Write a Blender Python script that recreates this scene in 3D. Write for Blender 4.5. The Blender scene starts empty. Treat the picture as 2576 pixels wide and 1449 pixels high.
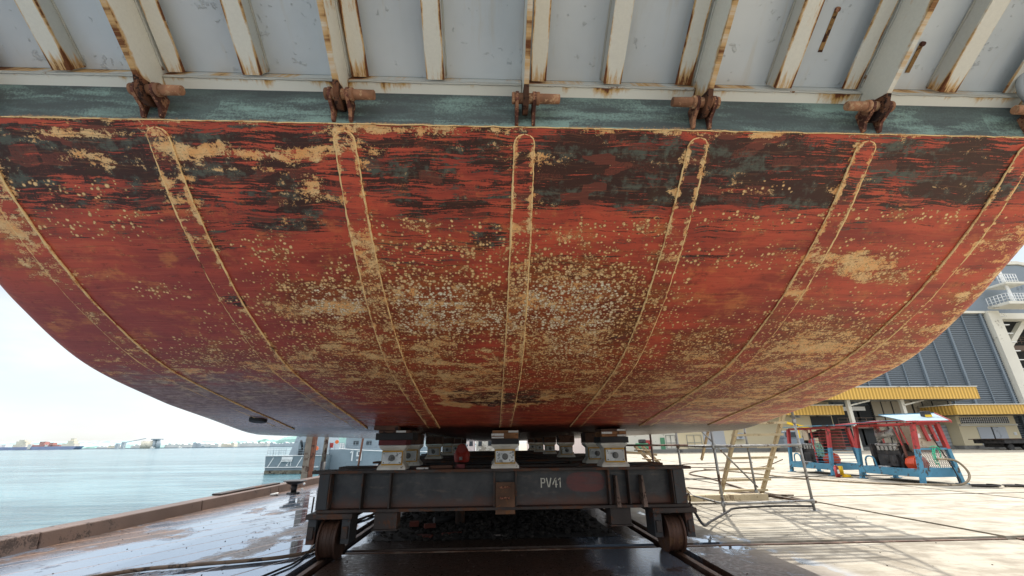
import bpy, math, random
import numpy as np
from mathutils import Vector, Matrix
random.seed(7); np.random.seed(7)
sc = bpy.context.scene
COL = sc.collection
R = math.radians

# ------------------------------------------------------------------ materials
class NT:
    def __init__(s, name, rough=.6, spec=.4, metal=0.0):
        s.m = bpy.data.materials.new(name); s.m.use_nodes = True
        s.t = s.m.node_tree; s.t.nodes.clear()
        s.out = s.t.nodes.new('ShaderNodeOutputMaterial')
        s.b = s.t.nodes.new('ShaderNodeBsdfPrincipled')
        s.t.links.new(s.b.outputs[0], s.out.inputs[0])
        s.set('Roughness', rough); s.set('Specular IOR Level', spec); s.set('Metallic', metal)
    def put(s, sock, v):
        if isinstance(v, bpy.types.NodeSocket): s.t.links.new(v, sock)
        elif isinstance(v, (tuple, list)):
            n = len(sock.default_value); v = tuple(v)
            sock.default_value = v[:n] if len(v) >= n else v + (1.0,) * (n - len(v))
        else: sock.default_value = v
    def set(s, name, v): s.put(s.b.inputs[name], v)
    def new(s, typ, **k):
        n = s.t.nodes.new(typ)
        for a, b in k.items(): setattr(n, a, b)
        return n
    def uv(s): return s.new('ShaderNodeUVMap').outputs[0]
    def obj(s): return s.new('ShaderNodeTexCoord').outputs['Object']
    def geo(s): return s.new('ShaderNodeNewGeometry').outputs['Position']
    def attr(s, name):
        n = s.new('ShaderNodeAttribute', attribute_name=name)
        q = s.new('ShaderNodeSeparateColor'); s.t.links.new(n.outputs['Color'], q.inputs[0])
        return q.outputs[0], q.outputs[1], q.outputs[2]
    def xyz(s, v):
        q = s.new('ShaderNodeSeparateXYZ'); s.t.links.new(v, q.inputs[0]); return q.outputs
    def sc(s, v, k, off=(0, 0, 0)):
        n = s.new('ShaderNodeMapping'); s.put(n.inputs[0], v); n.inputs['Scale'].default_value = k
        n.inputs['Location'].default_value = off; return n.outputs[0]
    def noise(s, v, scale=5, detail=6, rough=.6, dist=0.0):
        n = s.new('ShaderNodeTexNoise'); s.put(n.inputs['Vector'], v); n.inputs['Scale'].default_value = scale
        n.inputs['Detail'].default_value = detail; n.inputs['Roughness'].default_value = rough
        n.inputs['Distortion'].default_value = dist; return n.outputs[0]
    def voro(s, v, scale=5, rnd=1.0, dist='EUCLIDEAN'):
        n = s.new('ShaderNodeTexVoronoi', distance=dist); s.put(n.inputs['Vector'], v)
        n.inputs['Scale'].default_value = scale; n.inputs['Randomness'].default_value = rnd
        q = s.new('ShaderNodeSeparateColor'); s.t.links.new(n.outputs['Color'], q.inputs[0])
        return n.outputs['Distance'], q.outputs[0], q.outputs[1]
    def ma(s, op, a, b=0.0, clamp=False):
        n = s.new('ShaderNodeMath', operation=op, use_clamp=clamp); s.put(n.inputs[0], a); s.put(n.inputs[1], b)
        return n.outputs[0]
    def add(s, *a):
        r = a[0]
        for x in a[1:]: r = s.ma('ADD', r, x)
        return r
    def mul(s, a, b): return s.ma('MULTIPLY', a, b)
    def cen(s, n, k): return s.ma('MULTIPLY', s.ma('SUBTRACT', n, .5), k)
    def sm(s, v, lo, hi, a=0.0, b=1.0):
        n = s.new('ShaderNodeMapRange', interpolation_type='SMOOTHSTEP')
        s.put(n.inputs[0], v); n.inputs[1].default_value = lo; n.inputs[2].default_value = hi
        n.inputs[3].default_value = a; n.inputs[4].default_value = b; return n.outputs[0]
    def mix(s, f, a, b, mode='MIX'):
        n = s.new('ShaderNodeMix', data_type='RGBA', blend_type=mode)
        s.put(n.inputs[0], f); s.put(n.inputs[6], a); s.put(n.inputs[7], b); return n.outputs[2]
    def bump(s, h, strength=.3, dist=.01):
        n = s.new('ShaderNodeBump'); n.inputs['Strength'].default_value = strength
        n.inputs['Distance'].default_value = dist; s.put(n.inputs['Height'], h)
        s.t.links.new(n.outputs[0], s.b.inputs['Normal'])
    def col(s, c): s.set('Base Color', c)

def paint(name, base, worn=(.16, .06, .03), amount=.45, scale=6, rough=.5, bump=.15, var=.25, stretch=(1, 1, 1), metal=0.0, grain=40):
    """paint with blotches of wear; amount = share of worn area"""
    m = NT(name, rough=rough, metal=metal); o = m.sc(m.obj(), stretch)
    n = m.noise(o, scale, 8, .65); g = m.noise(o, grain, 4, .7); l = m.noise(o, scale * .3, 3, .5)
    f = m.sm(m.add(n, m.cen(g, .35), m.cen(l, .5)), .72 - amount * .45, .8 - amount * .45)
    dk = tuple(c * (1 - var) for c in base); lt = tuple(min(1, c * (1 + var)) for c in base)
    c = m.mix(m.sm(l, .3, .7), dk, lt)
    m.col(m.mix(f, c, m.mix(g, worn, tuple(x * .45 for x in worn))))
    m.set('Roughness', m.sm(m.add(f, m.cen(g, .3)), 0, 1, rough, min(.95, rough + .25)))
    m.bump(m.add(m.mul(f, -.6), g), bump, .01)
    return m.m

# ------------------------------------------------------------------ mesh helpers
class MB:
    def __init__(s): s.v = []; s.f = []; s.uv = []; s.sm = []
    def face(s, idx, uv=None, smooth=False): s.f.append(idx); s.uv.append(uv); s.sm.append(smooth)
    def hexa(s, p):
        """8 corners, bottom ring then top ring"""
        b = len(s.v); s.v += [tuple(q) for q in p]
        for q in ((0, 3, 2, 1), (4, 5, 6, 7), (0, 1, 5, 4), (1, 2, 6, 5), (2, 3, 7, 6), (3, 0, 4, 7)):
            s.face([b + i for i in q])
        return s
    def box(s, x0, x1, y0, y1, z0, z1):
        return s.hexa([(x0, y0, z0), (x1, y0, z0), (x1, y1, z0), (x0, y1, z0), (x0, y0, z1), (x1, y0, z1), (x1, y1, z1), (x0, y1, z1)])
    def bar(s, a, b, w, t, v0=0.0):
        """bar from a to b; w, t = full width and thickness vectors; uv u across w, v along"""
        a, b, w, t = Vector(a), Vector(b), Vector(w), Vector(t); L = (b - a).length
        k = len(s.v); n = max(1, int(L / .25))
        for i in range(n + 1):
            p = a.lerp(b, i / n)
            for q in (p - w / 2 - t / 2, p + w / 2 - t / 2, p + w / 2 + t / 2, p - w / 2 + t / 2): s.v.append(tuple(q))
        for i in range(n):
            c = k + i * 4; d = c + 4; y0 = v0 + L * i / n; y1 = v0 + L * (i + 1) / n
            s.face([c, c + 1, d + 1, d], [(0, y0), (1, y0), (1, y1), (0, y1)])
            s.face([c + 1, c + 2, d + 2, d + 1], [(1, y0), (1, y0), (1, y1), (1, y1)])
            s.face([c + 2, c + 3, d + 3, d + 2], [(1, y0), (0, y0), (0, y1), (1, y1)])
            s.face([c + 3, c, d, d + 3], [(0, y0), (0, y0), (0, y1), (0, y1)])
        s.face([k + 3, k + 2, k + 1, k], [(0, 0), (1, 0), (1, 0), (0, 0)])
        d = k + 4 * n; s.face([d, d + 1, d + 2, d + 3], [(0, L), (1, L), (1, L), (0, L)])
        return s
    def rod(s, a, b, r, n=10, r2=None, cap=True):
        a, b = Vector(a), Vector(b); d = (b - a).normalized(); r2 = r if r2 is None else r2
        u = d.orthogonal().normalized(); w = d.cross(u); k = len(s.v)
        for i in range(n):
            c, q = math.cos(2 * math.pi * i / n), math.sin(2 * math.pi * i / n)
            s.v.append(tuple(a + (u * c + w * q) * r)); s.v.append(tuple(b + (u * c + w * q) * r2))
        for i in range(n):
            j = (i + 1) % n; s.face([k + 2 * i, k + 2 * j, k + 2 * j + 1, k + 2 * i + 1], smooth=True)
        if cap:
            s.face([k + 2 * i for i in range(n)][::-1]); s.face([k + 2 * i + 1 for i in range(n)])
        return s
    def tube(s, pts, r, n=8):
        P = [Vector(p) for p in pts]; k = len(s.v); N = len(P); u = None
        for i, p in enumerate(P):
            d = (P[min(i + 1, N - 1)] - P[max(i - 1, 0)]).normalized()
            u = d.orthogonal().normalized() if u is None else (u - d * u.dot(d)).normalized()
            w = d.cross(u)
            for j in range(n):
                a = 2 * math.pi * j / n; s.v.append(tuple(p + (u * math.cos(a) + w * math.sin(a)) * (r(i) if callable(r) else r)))
        for i in range(N - 1):
            for j in range(n):
                q = (j + 1) % n; s.face([k + i * n + j, k + i * n + q, k + (i + 1) * n + q, k + (i + 1) * n + j], smooth=True)
        s.face([k + j for j in range(n)][::-1]); s.face([k + (N - 1) * n + j for j in range(n)])
        return s
    def prism(s, poly, vec):
        """extrude a closed planar polygon along vec"""
        k = len(s.v); n = len(poly); v = Vector(vec)
        s.v += [tuple(p) for p in poly] + [tuple(Vector(p) + v) for p in poly]
        s.face(list(range(k, k + n))[::-1]); s.face(list(range(k + n, k + 2 * n)))
        for i in range(n): j = (i + 1) % n; s.face([k + i, k + j, k + n + j, k + n + i])
        return s
    def lump(s, c, r, sq=(1, 1, 1)):
        k = len(s.v); c = Vector(c)
        t = (1 + 5 ** .5) / 2
        P = [(-1, t, 0), (1, t, 0), (-1, -t, 0), (1, -t, 0), (0, -1, t), (0, 1, t), (0, -1, -t), (0, 1, -t), (t, 0, -1), (t, 0, 1), (-t, 0, -1), (-t, 0, 1)]
        a = random.random() * 6.3; ca, sa = math.cos(a), math.sin(a)
        for p in P:
            q = Vector(p) * (.53 * r * random.uniform(.7, 1.25)); q = Vector((q.x * ca - q.y * sa, q.x * sa + q.y * ca, q.z))
            s.v.append(tuple(c + Vector((q.x * sq[0], q.y * sq[1], q.z * sq[2]))))
        for f in ((0, 11, 5), (0, 5, 1), (0, 1, 7), (0, 7, 10), (0, 10, 11), (1, 5, 9), (5, 11, 4), (11, 10, 2), (10, 7, 6), (7, 1, 8), (3, 9, 4), (3, 4, 2), (3, 2, 6), (3, 6, 8), (3, 8, 9), (4, 9, 5), (2, 4, 11), (6, 2, 10), (8, 6, 7), (9, 8, 1)):
            s.face([k + i for i in f])
        return s
    def build(s, name, mat, parent=None, bevel=0.0, fix=True):
        me = bpy.data.meshes.new(name); me.from_pydata(s.v, [], s.f); me.materials.append(mat)
        if any(u for u in s.uv):
            l = me.uv_layers.new(name='UVMap'); i = 0; buf = []
            for f, u in zip(s.f, s.uv): buf += [c for q in (u or [(0.5, .5)] * len(f)) for c in q]
            l.data.foreach_set('uv', buf)
        me.polygons.foreach_set('use_smooth', s.sm)
        me.update()
        if fix and not any(u for u in s.uv):
            import bmesh
            bm = bmesh.new(); bm.from_mesh(me); bmesh.ops.recalc_face_normals(bm, faces=bm.faces); bm.to_mesh(me); bm.free()
        o = bpy.data.objects.new(name, me); COL.objects.link(o)
        if parent: put(o, parent)
        if bevel:
            b = o.modifiers.new('bevel', 'BEVEL'); b.width = bevel; b.segments = 2; b.limit_method = 'ANGLE'; b.angle_limit = R(40)
        return o
def put(o, parent):
    o.parent = parent; o.matrix_parent_inverse = Matrix.Translation(-parent.location)
def tag(o, label=None, cat=None, group=None, kind=None):
    if label: o['label'] = label
    if cat: o['category'] = cat
    if group: o['group'] = group
    if kind: o['kind'] = kind
    return o
def thing(name, label, cat, loc=(0, 0, 0), group=None):
    o = bpy.data.objects.new(name, None); COL.objects.link(o); o.location = loc; o.empty_display_size = .1
    return tag(o, label, cat, group)
def copy_tree(o, dloc, parent=None):
    c = o.copy(); COL.objects.link(c)
    if parent is None: c.location = Vector(o.location) + Vector(dloc)
    else: c.parent = parent; c.matrix_parent_inverse = o.matrix_parent_inverse.copy()
    for ch in list(o.children): copy_tree(ch, dloc, c)
    return c
def struct(mb, name, mat): return tag(mb.build(name, mat), kind='structure')
def smooth_path(pts, n=10):
    P = [Vector(p) for p in pts]; P = [2 * P[0] - P[1]] + P + [2 * P[-1] - P[-2]]; out = []
    for i in range(1, len(P) - 2):
        for j in range(n):
            t = j / n; a, b, c, d = P[i - 1:i + 3]
            out.append(.5 * ((2 * b) + (c - a) * t + (2 * a - 5 * b + 4 * c - d) * t * t + (3 * b - a - 3 * c + d) * t ** 3))
    return out + [P[-2]]
# letter strokes on a unit 0.6 x 1 cell, stencil gaps left in
GL = {'P': [((.06, 0), (.06, 1)), ((.16, .95), (.45, .95)), ((.5, .9), (.5, .55)), ((.45, .5), (.16, .5))],
      'V': [((.0, 1), (.22, .05)), ((.56, 1), (.34, .05))],
      '4': [((.42, 1), (.42, 0)), ((.36, .97), (.02, .36)), ((.0, .3), (.33, .3)), ((.48, .3), (.58, .3))],
      '1': [((.3, 0), (.3, 1)), ((.27, .96), (.08, .80))],
      '9': [((.5, .0), (.5, 1.0)), ((.42, .93), (.08, .93)), ((.08, 1.0), (.08, .42)), ((.16, .49), (.42, .49)), ((.42, .07), (.06, .07))],
      '2': [((.05, .95), (.5, .95)), ((.52, .92), (.52, .6)), ((.5, .58), (.06, .1)), ((.04, .05), (.56, .05))]}
def letters(text, o, ex, ez, h, w, adv, n):
    """flat strokes: origin o, ex/ez unit vectors, n outward offset vector"""
    mb = MB(); o, ex, ez, n = Vector(o), Vector(ex), Vector(ez), Vector(n); x = 0
    for ch in text:
        for (a, b) in GL[ch]:
            A = o + ex * (x + a[0] * h) + ez * (a[1] * h); B = o + ex * (x + b[0] * h) + ez * (b[1] * h)
            d = (B - A).normalized(); mb.bar(A, B, d.cross(n.normalized()) * w, n)
        x += adv
    return mb

# ------------------------------------------------------------------ camera, light, world
def setup():
    p, y, r = R(20.1), R(2.6), R(.66)
    f = Vector((math.sin(y) * math.cos(p), math.cos(y) * math.cos(p), math.sin(p)))
    rt = Vector((math.cos(y), -math.sin(y), 0)); up = rt.cross(f)
    r2 = rt * math.cos(r) - up * math.sin(r); u2 = up * math.cos(r) + rt * math.sin(r)
    cam = bpy.data.cameras.new('camera'); o = bpy.data.objects.new('camera', cam); COL.objects.link(o)
    M = Matrix((r2, u2, -f)).transposed().to_4x4(); M.translation = (0, 0, 1.5); o.matrix_world = M
    cam.sensor_width = 36; cam.lens = 36 * 1062 / 2576; cam.clip_start = .05; cam.clip_end = 9000
    sc.camera = o
    EL, AZ = R(56), math.atan2(.37, .93)
    d = Vector((math.sin(AZ) * math.cos(EL), math.cos(AZ) * math.cos(EL), math.sin(EL)))
    L = bpy.data.lights.new('sun', 'SUN'); L.energy = 5.0; L.angle = R(.55); L.color = (1, .95, .86)
    lo = bpy.data.objects.new('sun', L); COL.objects.link(lo); lo.rotation_euler = d.to_track_quat('Z', 'Y').to_euler()
    w = bpy.data.worlds.new('World'); sc.world = w; w.use_nodes = True; t = w.node_tree; t.nodes.clear()
    N = lambda ty, **k: [setattr(n, a, b) or n for n in [t.nodes.new(ty)] for a, b in (k or {'label': ''}).items()][0]
    out = N('ShaderNodeOutputWorld'); bg = N('ShaderNodeBackground'); sky = t.nodes.new('ShaderNodeTexSky')
    sky.sky_type = 'NISHITA'; sky.sun_disc = False; sky.sun_elevation = EL; sky.sun_rotation = AZ
    sky.air_density = 1.0; sky.dust_density = .8; sky.ozone_density = 1.0
    tc = N('ShaderNodeTexCoord'); mp = N('ShaderNodeMapping'); mp.inputs['Scale'].default_value = (1, 1, 3.2)
    nz = N('ShaderNodeTexNoise'); nz.inputs['Scale'].default_value = 2.6; nz.inputs['Detail'].default_value = 9; nz.inputs['Roughness'].default_value = .55
    mr = N('ShaderNodeMapRange', interpolation_type='SMOOTHSTEP'); mr.inputs[1].default_value = .38; mr.inputs[2].default_value = .66; mr.inputs[3].default_value = .62; mr.inputs[4].default_value = 1.0
    mx = N('ShaderNodeMix', data_type='RGBA'); bg.inputs[1].default_value = .15
    l = t.links.new
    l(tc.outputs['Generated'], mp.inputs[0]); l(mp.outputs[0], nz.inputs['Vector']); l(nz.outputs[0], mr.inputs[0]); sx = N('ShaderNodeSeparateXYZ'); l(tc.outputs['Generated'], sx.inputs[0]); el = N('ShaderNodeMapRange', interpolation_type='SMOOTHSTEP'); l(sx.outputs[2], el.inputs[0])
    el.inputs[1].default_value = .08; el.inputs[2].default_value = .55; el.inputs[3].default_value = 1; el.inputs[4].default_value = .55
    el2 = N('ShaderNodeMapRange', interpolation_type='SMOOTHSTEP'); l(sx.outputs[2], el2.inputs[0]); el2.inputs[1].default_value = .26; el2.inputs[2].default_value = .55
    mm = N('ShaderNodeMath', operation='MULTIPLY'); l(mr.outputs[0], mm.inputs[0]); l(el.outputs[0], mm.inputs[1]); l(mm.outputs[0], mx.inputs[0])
    l(sky.outputs[0], mx.inputs[6]); cm = N('ShaderNodeMix', data_type='RGBA'); l(el2.outputs[0], cm.inputs[0]); cm.inputs[6].default_value = (7.1, 7.4, 7.6, 1); cm.inputs[7].default_value = (25, 24.7, 24.2, 1); l(cm.outputs[2], mx.inputs[7]); l(mx.outputs[2], bg.inputs[0]); l(bg.outputs[0], out.inputs[0])  # overhead cloud above the frame brightened as added fill for the hull
    sc.view_settings.view_transform = 'Standard'; sc.view_settings.look = 'None'; sc.view_settings.exposure = 0
    sc.render.engine = 'CYCLES'; sc.cycles.max_bounces = 8; sc.cycles.diffuse_bounces = 4; sc.cycles.use_denoising = True
    sc.cycles.sample_clamp_indirect = 6
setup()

# ------------------------------------------------------------------ landing craft hull
PROF = [(2.03,3.26),(2.25,3.07),(2.45,2.91),(2.77,2.70),(3.21,2.46),(3.94,2.18),(4.98,1.985),(6.0,1.835),(6.9,1.70),(7.3,1.66),(9,1.655),(47,1.655)]
XC, XS = .18, 1.07
_p = smooth_path([(0, a, b) for a, b in PROF[:10]], 16)
PY = [p.y for p in _p] + [7.6, 8, 8.6, 9.4, 10.5, 12, 14, 17, 20, 25, 30, 38, 46]
PZ = [p.z for p in _p] + [1.656] * 13
PV = [0.0]
for i in range(1, len(PY)): PV.append(PV[-1] + math.hypot(PY[i] - PY[i - 1], PZ[i] - PZ[i - 1]))
def hz(y): return float(np.interp(y, PY, PZ))
def hy(v): return float(np.interp(v, PV, PY))
def hw(y): return float(np.interp(y, [2, 2.9, 3.4, 4.4, 5.2, 7, 46], [3.74, 3.80, 3.87, 4.0, 4.08, 4.12, 4.12]))
def hn(v):   # outward normal of the rake at arc length v
    a, b = v - .02, v + .02; d = Vector((0, hy(b) - hy(a), hz(hy(b)) - hz(hy(a)))).normalized(); return Vector((0, d.z, -d.y))

def hull_material():
    m = NT('antifouled_hull', rough=.55, spec=.34); u = m.uv()
    D, T, B = m.attr('masks'); Rd, G, _ = m.attr('masks2'); V = m.xyz(u)[1]; U = m.xyz(u)[0]
    wv = m.new('ShaderNodeVectorMath', operation='ADD'); m.put(wv.inputs[0], u)
    wn = m.new('ShaderNodeTexNoise'); m.put(wn.inputs['Vector'], u); wn.inputs['Scale'].default_value = 3
    sv = m.new('ShaderNodeVectorMath', operation='SCALE'); m.put(sv.inputs[0], wn.outputs['Color']); sv.inputs['Scale'].default_value = .07
    m.put(wv.inputs[1], sv.outputs[0]); uw = wv.outputs[0]
    s1a = m.noise(m.sc(uw, (1.3, 12, 1)), 2.2, 9, .68); s1b = m.noise(m.sc(uw, (1.5, 34, 1), (7, 3, 0)), 2.2, 8, .68); s1 = m.add(m.mul(s1a, .30), m.mul(s1b, .85), -.075); s2 = m.noise(m.sc(uw, (.7, 4.5, 1), (4, 2, 0)), 2, 7, .6)
    s3 = m.noise(m.sc(uw, (2.2, 9, 1), (9, 1, 0)), 2.4, 9, .7)
    med = m.noise(uw, 8, 9, .66); med2 = m.noise(m.sc(uw, (1, 1, 1), (5, 5, 0)), 17, 8, .7); grain = m.noise(u, 75, 4, .75); low = m.noise(m.sc(u, (1, 1, 1), (3, 8, 0)), 1.3, 4, .5)
    patch = m.noise(m.sc(uw, (1, 2.2, 1), (11, 4, 0)), 2.6, 5, .6)
    # brushed rectangles
    _, c1, c2 = m.voro(m.sc(uw, (1, 2.6, 1)), 6.5, .75, 'CHEBYCHEV')
    red = m.mix(m.sm(m.add(s2, m.cen(low, .6)), .35, .68), (.62, .100, .052), (.34, .054, .036))
    red = m.mix(m.mul(m.mul(m.sm(U, -.6, -2.2), m.sm(m.add(V, m.cen(low, .8)), .7, 1.4)), .75), red, (.36, .062, .052))
    red = m.mix(m.mul(m.sm(m.add(med, m.cen(s1, .7), m.cen(patch, .8)), .5, .76), .65), red, (.74, .25, .08))
    red = m.mix(m.mul(m.sm(m.add(med2, m.cen(s1, .6)), .52, .74), .6), red, (.13, .022, .014))
    red = m.mix(m.mul(m.sm(m.add(s3, m.cen(grain, .4)), .58, .8), .35), red, (.50, .17, .07))
    clean = m.mul(Rd, .45)
    md = m.add(m.mul(D, 1.18), m.mul(m.sm(D, .15, .5), .14), m.cen(s1, 3.5), m.cen(med2, .7), m.cen(low, .7), m.mul(m.cen(patch, 1.1), m.sm(D, .1, .3)), m.cen(grain, .95), m.mul(m.cen(c1, .34), m.sm(D, .1, .4)), m.mul(clean, -1.0), -.0)
    df = m.sm(md, .40, .54)
    dark = m.mix(m.sm(m.add(med2, m.cen(s2, .8)), .48, .68), (.022, .018, .014), (.085, .115, .09))
    dark = m.mix(m.sm(m.add(c2, m.cen(grain, .7)), .75, .95), dark, (.15, .045, .03))
    c = m.mix(m.mul(df, .93), red, dark)
    mt = m.add(m.ma('MINIMUM', T, .62), m.mul(m.sm(T, .66, .8), .3), m.cen(patch, 2.0), m.cen(s3, 1.2), m.cen(med2, 2.1), m.cen(grain, 1.6), m.mul(clean, -.8))
    tf = m.sm(mt, .50, .60)
    tan = m.mix(m.sm(med, .35, .65), (1.0, .49, .17), (1.0, .69, .34)); tan = m.mix(m.sm(grain, .52, .74), tan, (.36, .15, .055))
    # rusty glaze around fouled zones
    c = m.mix(m.mul(m.sm(m.add(B, T, m.cen(med, 1.6), m.cen(patch, 1.4)), .4, 1.1), .75), c, m.mix(m.sm(m.add(s3, m.cen(med2, .6)), .4, .6), (.34, .10, .025), (.10, .022, .012)))
    c = m.mix(m.mul(tf, .9), c, tan)
    # barnacle bases: two sizes of round scar
    h = None
    for k, (scale, r0, bias) in enumerate(((31, .48, .02), (19, .38, -.36), (44, .50, .08))):
        dd, a, b2 = m.voro(m.sc(u, (1, 1, 1), (k * 7.3, k * 3.1, 0)), scale, .95)
        pres = m.sm(m.ma('SUBTRACT', m.add(m.mul(B, .95), m.mul(m.sm(B, .6, .9), .22), bias, m.mul(m.cen(med, 1.6), m.sm(B, .02, .3)), m.mul(m.cen(patch, 1.5), m.sm(B, .02, .3)), m.mul(m.sm(B, .05, .01), -.3), .03), a), 0, .02)
        rad = m.add(m.mul(b2, .30), r0 - .24, m.cen(grain, .16), m.cen(med2, .25))
        f = m.mul(m.sm(m.ma('SUBTRACT', rad, dd), 0, .06), pres)
        ring = m.sm(m.ma('SUBTRACT', rad, dd), .08, .2)
        bc = m.mix(ring, (.46, .22, .08), m.mix(m.sm(m.add(B, m.cen(med, .8)), .72, 1.02), (1.0, .66, .31), (1.0, .95, .78)))
        bc = m.mix(m.mul(a, .4), bc, (.85, .55, .25))
        c = m.mix(m.mul(f, .95), c, bc); h = f if h is None else m.add(h, f)
    thin = m.noise(m.sc(uw, (1.0, 38, 1), (2, 5, 0)), 2.0, 6, .7); c = m.mix(m.mul(m.sm(thin, .56, .68), .30), c, (.62, .24, .11)); c = m.mix(m.mul(m.sm(thin, .44, .34), .40), c, (.06, .022, .015))
    # pale wet sheen put into the colour, low on the port side
    gf = m.sm(m.add(G, m.cen(med, .9), m.cen(s2, .7), m.cen(grain, .3)), .35, .8)
    c = m.mix(m.mul(gf, .72), c, m.mix(m.sm(m.add(s3, m.cen(med2, 1.2), m.cen(s1, 1.0)), .40, .62), (.13, .10, .10), (.46, .36, .31)))
    # near-black mottle on the flat bottom
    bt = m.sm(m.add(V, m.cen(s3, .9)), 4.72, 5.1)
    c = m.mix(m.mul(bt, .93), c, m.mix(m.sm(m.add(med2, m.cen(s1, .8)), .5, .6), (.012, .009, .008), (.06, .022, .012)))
    m.col(c)
    shn = m.mul(m.sm(V, 3.4, 4.3), m.sm(U, -.7, -1.5)); m.set('Roughness', m.ma('SUBTRACT', m.sm(m.add(V, m.cen(s1, .8), m.mul(med, .6)), 3.4, 5.6, .55, .34), m.mul(shn, m.sm(s3, .35, .6, .24, .12))))
    m.bump(m.add(m.mul(h, .8), m.mul(tf, .5), m.mul(df, -.25), m.mul(grain, .35), m.mul(s1, .5), m.mul(low, 4.0), m.mul(m.sm(m.ma('ABSOLUTE', m.ma('SUBTRACT', V, 2.12)), 0, .012, 1, 0), .8), m.mul(m.sm(m.ma('ABSOLUTE', m.ma('SUBTRACT', V, 3.85)), 0, .014, 1, 0), .8)), .6, .007)
    return m.m
HULLM = hull_material()

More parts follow.
